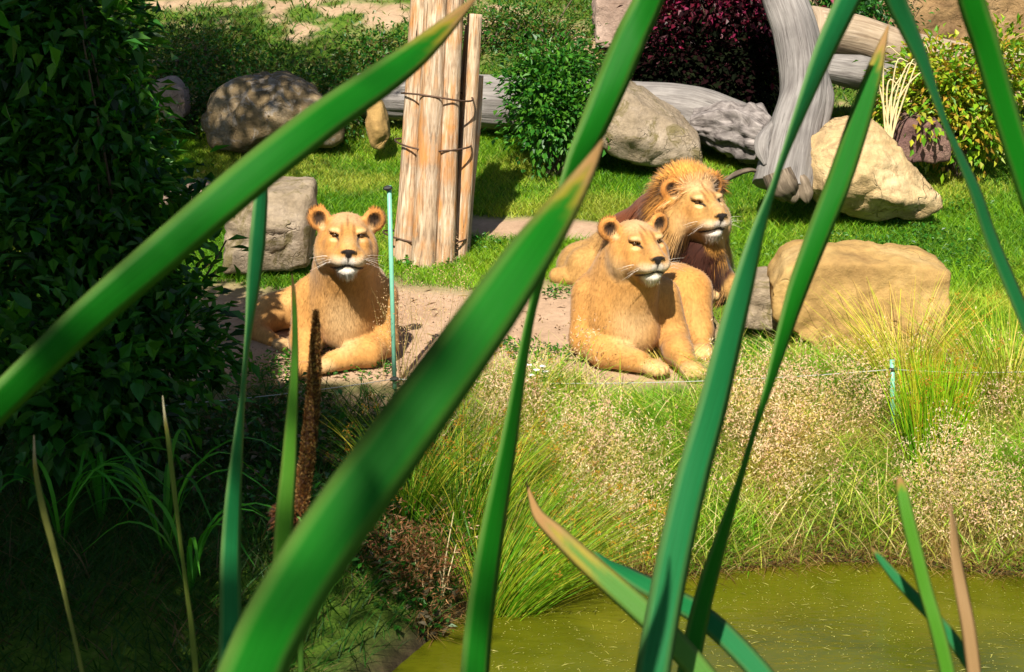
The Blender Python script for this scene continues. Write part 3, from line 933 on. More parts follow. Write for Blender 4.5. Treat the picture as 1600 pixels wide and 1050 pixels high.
rock('boulder', 'rounded brown lichened boulder behind the leafy shrub', slab([(312, 190), (330, 145), (372, 121), (425, 117), (470, 128), (510, 160), (538, 205), (530, 232), (440, 242), (330, 235)], 14.35, .7, shrink=.85, bulge=[(420, 180, 14.1), (400, 215, 14.15)]), BROWN, .03, .035, 4, .015, 1)
rock('stone', 'small pale stone half hidden by the leafy shrub', slab([(222, 175), (238, 128), (262, 122), (285, 140), (290, 185), (225, 195)], 14.5, .4), PINKR, .025, .02, 3, .01, 2)
rock('stone', 'small upright tan stone beside the bound posts', slab([(570, 165), (583, 150), (598, 160), (606, 190), (612, 215), (598, 236), (580, 236), (570, 200)], 14.2, .25, bulge=[(590, 205, 14.1)]), SAND, .022, .015, 3, .01, 3)
rock('boulder', 'grey flat-topped rock behind the lioness near the posts', slab([(352, 330), (385, 302), (488, 294), (492, 330), (482, 425), (345, 432)], 11.55, .55, shrink=.9, rise=.03, bulge=[(420, 345, 11.4), (470, 360, 11.42)]), GREYR, .026, .022, 2, .012, 4)
rock('boulder', 'angular boulder with pale sloping top beside the fallen grey log', slab([(905, 190), (930, 150), (975, 140), (1075, 205), (1100, 228), (1102, 262), (1000, 262), (950, 245)], 13.75, .5, shrink=.93, rise=.10, bulge=[(985, 215, 13.6)]), GREYR, .028, .02, 2, .012, 5)
rock('boulder', 'big cream boulder against the foot of the leaning dead trunk', slab([(1254, 250), (1262, 215), (1310, 190), (1358, 184), (1398, 215), (1425, 262), (1470, 305), (1476, 325), (1440, 342), (1370, 350), (1290, 330), (1256, 290)], 12.75, .75, shrink=.8, bulge=[(1350, 270, 12.45), (1300, 300, 12.5), (1400, 315, 12.5)]), CREAM, .022, .026, 1, .012, 6)
rock('stone', 'dark purplish stone behind the cream boulder', slab([(1398, 200), (1430, 186), (1470, 192), (1492, 225), (1488, 255), (1420, 262), (1400, 240)], 13.5, .4, rise=.05), PURP, .025, .025, 2, .012, 7)
rock('boulder', 'long flat sandstone block standing in the bank grass', slab([(1205, 455), (1228, 418), (1250, 409), (1300, 413), (1400, 410), (1462, 418), (1490, 432), (1486, 470), (1470, 560), (1400, 585), (1300, 575), (1250, 520), (1212, 500)], 9.95, .42, shrink=.96, rise=.05), SAND, .02, .018, 1, .010, 8)
rock('stone', 'rough grey stone wedged against the sandstone block', slab([(1150, 470), (1180, 438), (1215, 434), (1228, 470), (1225, 520), (1160, 520)], 10.25, .35, rise=.02), GREYR, .018, .028, 1, .015, 9)
rock('boulder', 'pinkish block high on the slope below the red shrub', slab([(926, 30), (935, -25), (1010, -40), (1045, -10), (1040, 60), (1000, 82), (930, 75)], 16.2, .8, rise=.1), PINKR, .035, .03, 2, .015, 10)
rock('boulder', 'pale lichened rock under the red shrub', slab([(1020, 20), (1040, -10), (1110, -15), (1118, 20), (1080, 62), (1025, 60)], 16.0, .6, rise=.1), BROWN, .03, .03, 2, .015, 11)
rock('boulder', 'tall brown rock face rising behind the horizontal log', slab([(1375, -60), (1500, -90), (1640, -60), (1650, 70), (1560, 90), (1380, 75)], 16.8, 1.5, rise=.2), rock_mat('brown_cliff', (.30, .19, .09), (.12, .07, .035), (.42, .29, .17), 2.5, .9), .04, .05, 2, .03, 12)
rock('stone', 'low pink stone sunk in the soil below the rounded boulder', slab([(232, 300), (270, 285), (322, 290), (330, 312), (250, 325)], 12.9, .35), PINKR, .024, .02, 2, .01, 13)

# ================================================================== dead wood
GREYW = wood_mat('weathered_grey_wood', (.20, .185, .175), (.12, .105, .10), (.28, .26, .25), (30, 1.6), .8)
PALEW = wood_mat('pale_barkless_wood', (.34, .26, .18), (.20, .14, .09), (.44, .35, .26), (26, 1.2), .7)
POSTW = wood_mat('peeled_post_wood', (.44, .32, .21), (.13, .08, .05), (.66, .55, .43), (30, 2.4), 1.0, (.46, .20, .055))
DARKW = wood_mat('dark_weathered_wood', (.17, .15, .145), (.05, .042, .04), (.30, .27, .26), (16, 5), .9)
ROTW = wood_mat('dark_rotten_wood', (.13, .10, .07), (.04, .028, .02), (.24, .19, .14), (22, 3), .8)

def wobble(seed, a=.06, lobes=.04, fq=1.0):
    def f(L, th):
        p = np.stack([L.ravel() * 1.4 * fq, np.cos(th).ravel() * 1.2 + seed * 5.1, np.sin(th).ravel() * 1.2], 1)
        q = np.stack([L.ravel() * .5 * fq, np.cos(th).ravel() * 4 + seed * 3, np.sin(th).ravel() * 4], 1)
        return (1 + a * vnoise(p, 1.3, 3) + lobes * vnoise(q, 1.0, 2)).reshape(L.shape)
    return f

def log(name, label, pts, radii, mat, seg=40, n=60, wob=None, cat='log', endmat=None, parent=None):
    path = catmull([tuple(p) for p in pts], n)
    rr = np.interp(np.linspace(0, 1, n), np.linspace(0, 1, len(radii)), radii)
    V, F, uv = tube(path, rr, seg, True, wob)
    base = Vector(path[0])
    o = mesh_np(name, V - np.array(base), F, mat, smooth=True, uv=uv)
    o.location = base
    if endmat:
        o.data.materials.append(endmat)
        npoly = len(o.data.polygons); 
        for p_ in list(o.data.polygons)[:2 * seg] if len(F[0]) != 4 else list(o.data.polygons)[-2 * seg:]: p_.material_index = 1
    return tag(o, label, cat) if label else o

# leaning dead trunk with a flared foot
tr = empty('dead_tree', P(1225, 300, 12.9), 'leaning grey dead trunk with a flared hollow foot', 'tree trunk')
pts = [P(1222, 292, 12.75), P(1228, 262, 12.80), P(1240, 205, 12.95), P(1256, 140, 13.15), P(1246, 60, 13.35), P(1226, 0, 13.55), P(1205, -70, 13.8), P(1180, -170, 14.2)]
V, F, uv = tube(catmull([tuple(p) for p in pts], 110), np.interp(np.linspace(0, 1, 110), [0, .1, .22, .4, .6, .8, 1], [.20, .195, .185, .165, .155, .15, .13]), 56, True, wobble(1, .08, .07))
o = mesh_np('stem', V, F, GREYW, smooth=True, uv=uv); to_local(o, tr)
V, F, uv = tube(catmull([tuple(P(1275, 205, 12.98)), tuple(P(1284, 150, 13.12)), tuple(P(1270, 90, 13.3))], 24), np.interp(np.linspace(0, 1, 24), [0, .5, 1], [.07, .085, .06]), 20, True, wobble(4, .1, .06))
o = mesh_np('root_ridge', V, F, GREYW, smooth=True, uv=uv); to_local(o, tr)
V, F, uv = tube(catmull([tuple(P(1196, 258, 12.68)), tuple(P(1190, 225, 12.78)), tuple(P(1212, 185, 12.95))], 30), np.interp(np.linspace(0, 1, 30), [0, .25, .6, 1], [.012, .042, .05, .01]), 24, True, wobble(6, .3, .2))
o = mesh_np('broken_lip', V, F, GREYW, smooth=True, uv=uv); to_local(o, tr)
V, F, uv = tube([tuple(P(1214, 268, 12.62)), tuple(P(1222, 290, 12.60)), tuple(P(1232, 300, 12.62))], [.09, .10, .08], 24, True, wobble(8, .15, .1))
o = mesh_np('hollow_end', V, F, ROTW, smooth=True, uv=uv); to_local(o, tr)
# stub standing at the foot
for k, (a, b, r) in enumerate((((1248, 275), (1262, 318), .05), ((1236, 285), (1240, 318), .055), ((1215, 282), (1212, 300), .045))):
    V, F, uv = tube(catmull([tuple(P(*a, 12.62)), tuple(P((a[0] + b[0]) / 2, (a[1] + b[1]) / 2, 12.6)), tuple(P(*b, 12.58))], 10), [r * .6, r * .8] + [r * .9] * 5 + [r * .75, r * .5, r * .2], 18, True, wobble(k + 11, .5, .35))
    o = mesh_np('rotten_snag', V, F, ROTW, smooth=True, uv=uv); to_local(o, tr)

log('fallen_log', 'long fallen grey weathered log lying behind the bound posts', [P(560, 150, 15.0), P(680, 156, 14.9), P(780, 160, 14.8), P(900, 166, 14.7), P(1000, 168, 14.55), P(1080, 178, 14.45), P(1150, 200, 14.35), P(1195, 215, 14.2)], [.17, .20, .21, .20, .19, .21, .20, .16], GREYW, 64, 150, wobble(2, .12, .13))
log('tree_stump', 'gnarled root end of the fallen log beside the trunk foot', [P(1085, 196, 14.25), P(1130, 200, 14.15), P(1170, 208, 14.05), P(1200, 218, 13.95)], [.10, .18, .20, .15], DARKW, 72, 90, wobble(21, .40, .34, 4.0), 'stump')
log('horizontal_log', 'pale smooth log lying across behind the leaning trunk', [P(1268, 45, 14.4), P(1330, 55, 14.55), P(1400, 76, 14.65), P(1480, 93, 14.75), P(1560, 108, 14.85), P(1640, 118, 14.95)], [.17, .165, .155, .15, .145, .14], PALEW, 48, 70, wobble(3, .06, .04))
log('fallen_log', 'short dark log propped under the pale log', [P(1290, 105, 14.25), P(1340, 112, 14.3), P(1395, 118, 14.4)], [.10, .13, .10], GREYW, 36, 40, wobble(5, .12, .1))
log('dead_branch', 'thin brown branch lying in the grass behind the maned lion', [P(1128, 285, 12.6), P(1150, 272, 12.7), P(1170, 266, 12.75), P(1186, 268, 12.8)], [.012, .020, .016, .008], ROTW, 14, 40, wobble(7, .4, .3), 'branch')

# ================================================================== bundle of posts bound with wire
pb = empty('post_bundle', P(668, 405, 12.0), 'tall bundle of peeled wooden posts bound with wire', 'posts')
posts = [  # foot px, foot Y, head px (y), radius
    (632, 11.98, 668, -160, .060), (661, 11.90, 692, -160, .075), (693, 11.93, 716, -160, .062), (716, 12.06, 742, 22, .048),
    (640, 12.12, 676, -160, .055), (678, 12.14, 708, 0, .065), (708, 12.19, 738, 40, .048), (725, 12.15, 748, 118, .034), (620, 12.06, 640, 205, .036)]
for k, (fx, fy, hx, hy, r) in enumerate(posts):
    a = P(fx, 405, fy); a.z = gz(a.x, a.y) - .05
    b = P(hx, hy, fy + .18)
    m1, m2 = a.lerp(b, .35) + Vector((random.uniform(-.006, .006), 0, 0)), a.lerp(b, .7) + Vector((random.uniform(-.008, .008), 0, 0))
    n = 60
    path = catmull([tuple(a), tuple(m1), tuple(m2), tuple(b)], n)
    V, F, uv = tube(path, np.linspace(r * 1.12, r * .95, n), 26, True, wobble(30 + k, .07, .06))
    uv = uv + np.array([k * 1.7, k * 3.1])
    o = mesh_np('post', V, F, POSTW, smooth=True, uv=uv); to_local(o, pb)
WIRE = plain_mat('rusty_wire', (.10, .06, .04), .6, .6)
for y in (150, 228, 372, 300):
    if y == 300: continue
    c = P(676 + (228 - y) * .085, y, 12.03)
    th = np.linspace(0, 2 * np.pi, 40)
    wdt = .225 + .0002 * (y - 150)
    path = np.stack([c.x + wdt * np.cos(th), c.y + .06 + .185 * np.sin(th), c.z + .012 * np.sin(th * 2 + y) - .02 * np.cos(th)], 1)
    V, F, uv = tube(path, .006, 6, False)
    o = mesh_np('binding_wire', V, F, WIRE, smooth=True); to_local(o, pb)

# ================================================================== electric fence
FENCEP = plain_mat('pale_green_fibreglass', (.16, .42, .30), .45, 0, .12)
fp = [P(130, 648, 8.55), P(614, 604, 9.62), P(1395, 690, 9.0)]
fe = empty('electric_fence', (fp[1].x, fp[1].y, gz(fp[1].x, fp[1].y)), 'low electric fence of pale green rods and a thin wire', 'fence')
def fence_post(top, bot, r):
    b = Vector(bot); b.z = gz(b.x, b.y) - .1
    V, F, uv = tube([tuple(b), tuple(b.lerp(top, .5)), tuple(top)], [r, r, r], 10)
    o = mesh_np('post', V, F, FENCEP, smooth=True); to_local(o, fe); return o
pA = fence_post(P(608, 290, 9.55), P(617, 604, 9.60), .0115)
pB = fence_post(P(1394, 562, 9.15), P(1397, 690, 9.15), .012)
pC = fence_post(P(128, 590, 8.4), P(128, 740, 8.4), .012)
BLK = plain_mat('black_plastic', (.02, .02, .02), .5)
WIRE2 = plain_mat('pale_fence_wire', (.42, .43, .40), .5, .3)
def ins(p, parent):
    V, F, uv = tube([tuple(p + Vector((-.02, -.012, 0))), tuple(p), tuple(p + Vector((.02, -.012, .004)))], [.008, .016, .008], 8)
    o = mesh_np('insulator', V, F, BLK); o.parent = parent
wp = [P(128, 642, 8.4), P(616, 592, 9.58), P(1395, 577, 9.15)]
ins(wp[1], pA); ins(wp[2], pB); ins(P(606, 294, 9.54), pA)
for a, b, sag in ((wp[0], wp[1], .02), (wp[1], wp[2], .045), (wp[2], P(1700, 575, 9.3), .02)):
    t = np.linspace(0, 1, 30)[:, None]
    path = np.array(a)[None] * (1 - t) + np.array(b)[None] * t; path[:, 2] -= sag * 4 * (t * (1 - t))[:, 0]
    V, F, uv = tube(path, .0020, 5, False)
    o = mesh_np('wire', V, F, WIRE2); to_local(o, fe)

# ================================================================== shrubs
LEAFM = leaf_mat('shrub_leaf', .35, .42)
BARKM = plain_mat('thin_bark', (.10, .07, .045), .85, 0, .4, 30)
def rnd_unit(n):
    v = rng.normal(0, 1, (n, 3)); return v / np.linalg.norm(v, axis=1)[:, None]

def lights_lioness(c):
    """False for foliage that would stand between the sun and the lioness near the posts"""
    ok = np.ones(len(c), bool)
    for Y in (9.7, 10.0, 10.35, 10.6):
        t = (Y - c[:, 1]) / -S_DIR.y
        X = c[:, 0] - S_DIR.x * t; Z = c[:, 2] - S_DIR.z * t
        ok &= ~((t > 0) & (X > -1.32) & (X < -.45) & (Z > -.05) & (Z < .92))
    return ok
def shrub(name, label, blobs, n, ln, wd, colors, seed=0, cat='shrub', inner=.35, stems=7, droop=.25, big=0, mat=None, shell=.55, foot=None, group=None, nclump=60):
    """blobs: list of (centre, radii): leaves in clumps through the volume, stems to the ground"""
    cs = np.array([tuple(b[0]) for b in blobs]); rs = np.array([b[1] for b in blobs], float)
    vol = rs.prod(1); pr = vol / vol.sum()
    ft = Vector(foot) if foot else Vector((float((cs[:, 0] * pr).sum()), float((cs[:, 1] * pr).sum()), 0))
    ft.z = gz(ft.x, ft.y)
    root = empty(name, ft, label, cat, group)
    # clump centres
    k = rng.choice(len(blobs), nclump, p=pr)
    u = rnd_unit(nclump) * (rng.uniform(0, 1, nclump) ** shell)[:, None]
    cl = cs[k] + u * rs[k] * .95
    up = u
    ci = rng.integers(0, nclump, n)
    spread = (rs[k].mean(1) * .24 + .025)[ci]
    off = rng.normal(0, 1, (n, 3)) * spread[:, None]
    c = cl[ci] + off
    gzv = ground_z(c[:, 0], c[:, 1], False)
    c[:, 2] = np.maximum(c[:, 2], gzv + .01)
    ok = lights_lioness(c); c, ci, off = c[ok], ci[ok], off[ok]; n = len(c)
    out = up[ci] + off / (np.linalg.norm(off, axis=1)[:, None] + 1e-6) * .6
    d = out + rnd_unit(n) * .7; d[:, 2] -= droop
    nr = np.array([0, 0, 1.0]) + out * .5 + rnd_unit(n) * .55
    colors = np.array(colors)
    cc = colors[rng.integers(0, len(colors), n)] * rng.uniform(.7, 1.3, n)[:, None]
    L = ln * rng.uniform(.6, 1.3, n); W = wd * rng.uniform(.7, 1.3, n)
    m = mat or LEAFM
    if big:
        sc = L * (c[:, 1].max() + .3 - c[:, 1])
        idx = np.argsort(-sc)[:big]
        rest = np.setdiff1d(np.arange(n), idx)
    else: rest = np.arange(n)
    V, F, C = leaf_mesh(c[rest], d[rest], nr[rest], L[rest], W[rest], cc[rest])
    o = mesh_np('foliage', V, F, m, None, C); to_local(o, root); o['kind'] = 'stuff'
    if big:
        protos = []
        for q in range(6):
            t = np.linspace(0, 1, 6); w = np.sin(np.pi * t ** .8) * .24 * (1 + .15 * q / 6)
            z = -.18 * t ** 2
            ml = np.stack([t, 0 * t, z], 1); l = np.stack([t, w, z + w * .35], 1); r = np.stack([t, -w, z + w * .35], 1)
            VV = np.vstack([ml, l, r]); i = np.arange(5)
            FF = np.vstack([np.stack([i, i + 1, i + 7, i + 6], 1), np.stack([i + 12, i + 13, i + 1, i], 1)])
            me_o = mesh_np('leaf', VV, FF, m, None, np.tile(colors[q % len(colors)] * random.uniform(.8, 1.2), (18, 1)), True)
            protos.append(me_o.data); bpy.data.objects.remove(me_o)
        for j in idx:
            ob = bpy.data.objects.new('leaf', protos[j % 6]); COL.objects.link(ob)
            x = Vector(d[j]).normalized(); zz = Vector(nr[j]); y = zz.cross(x).normalized(); zz = x.cross(y)
            s = float(L[j]) * 1.1
            mw = Matrix((( x.x * s, y.x * s, zz.x * s, c[j, 0]), (x.y * s, y.y * s, zz.y * s, c[j, 1]), (x.z * s, y.z * s, zz.z * s, c[j, 2]), (0, 0, 0, 1)))
            ob.parent = root; ob.matrix_parent_inverse = Matrix.Translation(-ft); ob.matrix_basis = mw
    parts = []
    for j in range(stems):
        t = c[rng.integers(0, len(c))]
        b = np.array(ft) + np.array([rng.uniform(-.06, .06), rng.uniform(-.06, .06), -.04])
        m1 = b * .5 + t * .5 + rng.normal(0, .05, 3) + np.array([0, 0, .08])
        v, f, _ = tube(catmull([b, m1, t], 10), np.linspace(.016, .004, 10), 5, False)
        parts.append((v, f, None))
    v, f, c_ = merge(parts)
    o = mesh_np('stems', v, f, BARKM, smooth=True); to_local(o, root); o['kind'] = 'stuff'
    return root

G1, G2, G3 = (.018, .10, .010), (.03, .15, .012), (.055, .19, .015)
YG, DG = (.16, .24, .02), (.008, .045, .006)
# big leafy shrub in the shade
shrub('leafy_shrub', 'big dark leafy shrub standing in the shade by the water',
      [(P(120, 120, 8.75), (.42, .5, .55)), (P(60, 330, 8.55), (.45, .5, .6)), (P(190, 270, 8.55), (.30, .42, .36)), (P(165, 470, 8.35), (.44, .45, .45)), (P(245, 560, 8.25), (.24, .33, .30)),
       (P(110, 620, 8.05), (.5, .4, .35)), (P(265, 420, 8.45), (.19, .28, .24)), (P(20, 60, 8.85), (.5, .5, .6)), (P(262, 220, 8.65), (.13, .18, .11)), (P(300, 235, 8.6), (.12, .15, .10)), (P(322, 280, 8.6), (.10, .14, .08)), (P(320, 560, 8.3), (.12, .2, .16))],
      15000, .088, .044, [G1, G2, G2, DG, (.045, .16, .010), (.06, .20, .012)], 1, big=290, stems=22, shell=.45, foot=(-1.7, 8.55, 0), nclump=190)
shrub('leafy_bush', 'round green bush growing over the fallen grey log', [(P(870, 120, 14.05), (.30, .3, .25)), (P(855, 190, 13.95), (.26, .28, .30)), (P(905, 175, 13.95), (.20, .25, .28)), (P(835, 145, 14.0), (.2, .25, .2))],
      5200, .058, .030, [G1, G2, G3, (.07, .2, .015)], 2, stems=12, nclump=70)
SHADEM = leaf_mat('shade_black_leaf', .1, .9, (1, 1, 1), 8, .03)  # near-black leaves that carry shade in their colour
REDM = leaf_mat('red_leaf', .3, .45, (1.4, .6, .7))
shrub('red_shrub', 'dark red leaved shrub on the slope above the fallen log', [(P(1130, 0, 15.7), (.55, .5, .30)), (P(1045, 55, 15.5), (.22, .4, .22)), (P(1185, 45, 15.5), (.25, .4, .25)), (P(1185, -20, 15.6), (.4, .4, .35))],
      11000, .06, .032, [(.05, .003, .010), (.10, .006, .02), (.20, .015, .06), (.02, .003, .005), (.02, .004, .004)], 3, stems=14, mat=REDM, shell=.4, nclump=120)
shrub('shade_fill_bush', 'near-black leaf mass added as the shade under the red shrub behind the fallen log', [(P(1090, 110, 15.35), (.45, .3, .34)), (P(1040, 125, 15.3), (.25, .3, .22)), (P(1160, 110, 15.3), (.30, .3, .34))], 9000, .06, .035, [(.004, .006, .003), (.007, .010, .004), (.010, .003, .004)], 31, stems=8, shell=.3, nclump=110, mat=SHADEM)  # added bush, its black leaves stand in for the shadow below the red shrub
shrub('leafy_bush', 'yellow green bush beyond the cream boulder', [(P(1475, 130, 13.9), (.32, .35, .26)), (P(1430, 175, 13.8), (.24, .3, .25)), (P(1520, 180, 13.8), (.28, .3, .35)), (P(1400, 150, 13.9), (.14, .2, .16)), (P(1560, 130, 14.0), (.3, .3, .35))],
      6000, .066, .033, [(.20, .34, .015), (.30, .40, .02), (.10, .26, .012), (.36, .38, .03), (.36, .22, .03)], 4, stems=14, nclump=90)
shrub('leafy_bush', 'low dark bush behind the pale horizontal log', [(P(1350, 15, 15.6), (.35, .4, .28)), (P(1300, -20, 15.9), (.4, .4, .3))], 2600, .05, .028, [G1, DG, G2], 5, stems=6, nclump=40)
# low scrub on the slope
slope = [((455, 78), 15.4, (.55, .5, .22)), ((540, 75), 15.5, (.5, .5, .20)), ((380, 95), 15.2, (.5, .45, .22)), ((500, 118), 14.9, (.45, .35, .15)), ((590, 40), 16.3, (.4, .4, .16)),
         ((330, 50), 16.2, (.5, .5, .25)), ((250, 60), 15.8, (.6, .5, .3)), ((300, 105), 15.0, (.35, .35, .2)), ((850, 25), 16.6, (.55, .5, .2)), ((790, 15), 16.8, (.4, .5, .18)), ((890, 60), 16.0, (.3, .3, .12))]
for k, ((x, y), Y, r) in enumerate(slope):
    p = P(x, y, Y); p.z = gz(p.x, p.y) + r[2] * .35
    nm = ['above the rounded boulder', 'between boulder and posts', 'over the rounded boulder edge', 'spilling down to the rounded boulder', 'near the bound posts top', 'in the bare soil upslope', 'upslope of the leafy shrub', 'behind the small pale stone', 'under the pinkish block', 'right behind the posts upslope', 'beside the pinkish block foot'][k]
    shrub('scrub_patch', 'low green scrub cushion ' + nm, [(p, r)], 2300, .045, .024, [G1, G2, (.05, .14, .012), (.09, .13, .02), (.14, .13, .03)], 10 + k, 'shrub', stems=4, shell=.35, group='scrub cushions on the slope', nclump=50)

# dry stems in the yellow green bush
dr = empty('dry_stems', P(1390, 200, 13.3), 'bunch of bare dry straw stems beside the cream boulder', 'dry stems')
DRYM = plain_mat('dry_straw', (.55, .45, .24), .8, 0, .25)
for k in range(9):
    x0 = 1388 + random.uniform(-6, 6); x1 = 1375 + k * 9 + random.uniform(-6, 6); y1 = random.uniform(70, 130)
    V, F, _ = tube(catmull([tuple(P(x0, 215, 13.3)), tuple(P((x0 + x1) / 2 - 4, 150, 13.3)), tuple(P(x1, y1, 13.3)), tuple(P(x1 + random.uniform(5, 24), y1 + random.uniform(-8, 14), 13.3))], 14), np.linspace(.008, .003, 14), 5, False)
    o = mesh_np('stem', V, F, DRYM, smooth=True); to_local(o, dr)

# ================================================================== trees that shade the place from outside the frame
def tree(label, x, y, h, r, n, seed, cr=None):
    z = gz(x, y)
    root = empty('broadleaf_tree', (x, y, z), label, 'tree', 'shade trees beside the pond')
    pts = [(x, y, z - .2), (x + .1, y, z + h * .3), (x + .15, y + .1, z + h * .6), (x + .1, y + .1, z + h * .95)]
    parts = [tube(catmull(pts, 24), np.linspace(.22, .05, 24), 14, False, wobble(seed, .1, .08))]
    cl = []
    for k in range(16):
        t = rng.uniform(.4, .95); b = np.array(pts[0]) * (1 - t) + np.array(pts[3]) * t
        a = rng.uniform(0, 2 * np.pi); e = b + np.array([math.cos(a), math.sin(a), rng.uniform(.1, .5)]) * r * rng.uniform(.5, 1) * (1.15 - abs(t - .6))
        parts.append(tube(catmull([b, (b + e) / 2 + [0, 0, .2], e], 10), np.linspace(.06, .015, 10), 6, False)); cl += [e, (b + e * 2) / 3]
    v, f, _ = merge([(p[0], p[1], None) for p in parts])
    o = mesh_np('trunk', v, f, BARKM, smooth=True); to_local(o, root)
    cl = np.array(cl)
    cl = np.vstack([cl, np.array([x, y, z + h * .72]) + rnd_unit(70) * np.array([r, r, h * .30]) * (rng.uniform(.2, 1, 70) ** .5)[:, None]])
    ci = rng.integers(0, len(cl), n)
    c = cl[ci] + rng.normal(0, .28, (n, 3))
    c = c[lights_lioness(c)]; n = len(c)
    cc = np.array([G1, G2, G3])[rng.integers(0, 3, n)] * rng.uniform(.7, 1.3, n)[:, None]
    V, F, C = leaf_mesh(c, rnd_unit(n) - [0, 0, .3], rnd_unit(n) + [0, 0, 1], rng.uniform(.07, .12, n), rng.uniform(.035, .06, n), cc)
    o = mesh_np('crown', V, F, LEAFM, None, C); to_local(o, root); o['kind'] = 'stuff'
tree('leafy tree leaning out beside the big leafy shrub', -3.2, 6.0, 5.7, 1.15, 24000, 1)
tree('tall leafy tree shading the foot of the slope', -4.3, 10.4, 7.4, 2.2, 40000, 2)
tree('leafy tree standing on the near bank behind the cattails', -1.95, -1.1, 5.4, .85, 20000, 3)
tree('tall leafy tree shading the near end of the pond bank', -2.95, 2.6, 6.2, 1.45, 38000, 4)

# ================================================================== turf
GRASSM = leaf_mat('grass_blade', .4, .5, (1.3, 1.2, .45), 3.0, .25)
def scatter(n, x0, x1, y0, y1, dens):
    x = rng.uniform(x0, x1, n); y = rng.uniform(y0, y1, n)
    keep = rng.uniform(0, 1, n) < dens(x, y)
    return x[keep], y[keep]
LION_SPOTS = [(-.87, 10.2, .34), (.58, 10.2, .38), (.95, 10.55, .3), (1.1, 11.35, .35), (.65, 11.6, .33), (.62, 9.80, .26), (.84, 9.70, .24), (1.0, 10.05, .22), (-.95, 9.78, .26), (-1.3, 10.35, .28), (1.35, 10.95, .2)]
def clear_of_lions(x, y):
    d = np.ones_like(x)
    for a, b, r in LION_SPOTS: d *= sstep(r * .8, r, np.hypot(x - a, y - b))
    return d
def turf_dens(x, y):
    s = soil_mask(x, y)
    p = np.stack([x, y, 0 * x], 1)
    pat = .55 + .45 * sstep(-.35, .3, vnoise(p, 1.1, 2))
    return (1 - sstep(.15, .6, s)) * pat * clear_of_lions(x, y)
def in_view(x, y, m=.25): return np.abs(x) < y * .27 + m
x, y = scatter(420000, -3.9, 3.9, 9.9, 15.2, lambda x, y: turf_dens(x, y) * in_view(x, y))
n = len(x)
z = ground_z(x, y)
p = np.stack([x, y, 0 * x], 1)
mix = sstep(-.5, .5, vnoise(p, .8, 3) + rng.normal(0, .35, n))[:, None]
yel = sstep(.15, .6, vnoise(p + 50, 1.9, 2) + rng.normal(0, .25, n))[:, None]
c = np.array([.055, .19, .006]) * (1 - mix) + np.array([.20, .38, .012]) * mix
c = c * (1 - yel * .7) + np.array([.42, .42, .06]) * yel * .7
c *= rng.uniform(.65, 1.3, n)[:, None]
ln = rng.uniform(.035, .085, n) * (.8 + .5 * vnoise(p, 1.7, 2) + .2)
dr_ = rng.normal(0, .45, (n, 3)); dr_[:, 2] = 1
V, F, C = blades(np.stack([x, y, z - .004], 1), dr_, np.abs(ln) + .015, rng.uniform(.005, .009, n), c, .35, 2)
tag(mesh_np('turf', V, F, GRASSM, None, C), 'short green turf on the level ground and slope', 'grass', kind='stuff')

# slope grass, coarser
x, y = scatter(90000, -5, 5, 15.0, 20.5, lambda x, y: (1 - .92 * soil_mask(x, y)) * in_view(x, y, .4) * (.35 + .65 * sstep(-.3, .3, vnoise(np.stack([x, y, 0 * x], 1), 1.3, 2))))
n = len(x); z = ground_z(x, y)
c = np.array([[.035, .11, .01], [.06, .15, .012], [.13, .14, .03], [.2, .17, .06]])[rng.choice(4, n, p=[.35, .35, .2, .1])] * rng.uniform(.7, 1.3, n)[:, None]
dr_ = rng.normal(0, .5, (n, 3)); dr_[:, 2] = 1
V, F, C = blades(np.stack([x, y, z - .004], 1), dr_, rng.uniform(.05, .13, n), rng.uniform(.010, .018, n), c, .4, 2)
tag(mesh_np('slope_grass', V, F, GRASSM, None, C), 'patchy grass and weeds on the bare slope', 'grass', kind='stuff')

# small broad-leaved weeds in the turf and at rock feet
def weeds(spots, n_each, ln, cols, label, name='ground_weeds'):
    cs, ds, ns, ls, ccs = [], [], [], [], []
    for (wx, wy, r, h) in spots:
        k = int(n_each * (r / .25) ** 1.5)
        a = rng.uniform(0, 2 * np.pi, k); q = r * np.sqrt(rng.uniform(0, 1, k))
        X = wx + q * np.cos(a); Y = wy + q * np.sin(a)
        Z = ground_z(X, Y) + rng.uniform(0, h, k) * (1 - (q / r) ** 2 * .6)
        cs.append(np.stack([X, Y, Z], 1)); d = rnd_unit(k); d[:, 2] = np.abs(d[:, 2]) * .6; ds.append(d)
        nn = rnd_unit(k) * .6; nn[:, 2] += 1; ns.append(nn); ls.append(ln * rng.uniform(.6, 1.4, k))
        ccs.append(np.array(cols)[rng.integers(0, len(cols), k)] * rng.uniform(.7, 1.3, k)[:, None])
    c = np.vstack(cs); l = np.concatenate(ls)
    V, F, C = leaf_mesh(c, np.vstack(ds), np.vstack(ns), l, l * .5, np.vstack(ccs))
    return tag(mesh_np(name, V, F, LEAFM, None, C), label, 'weeds', kind='stuff')
def gp(px, py, Y0=9, Y1=16):
    """ground point under a photograph pixel"""
    for Y in np.arange(Y0, Y1, .02):
        q = P(px, py, Y)
        if gz(q.x, q.y) >= q.z: return q
    return q
sp = []
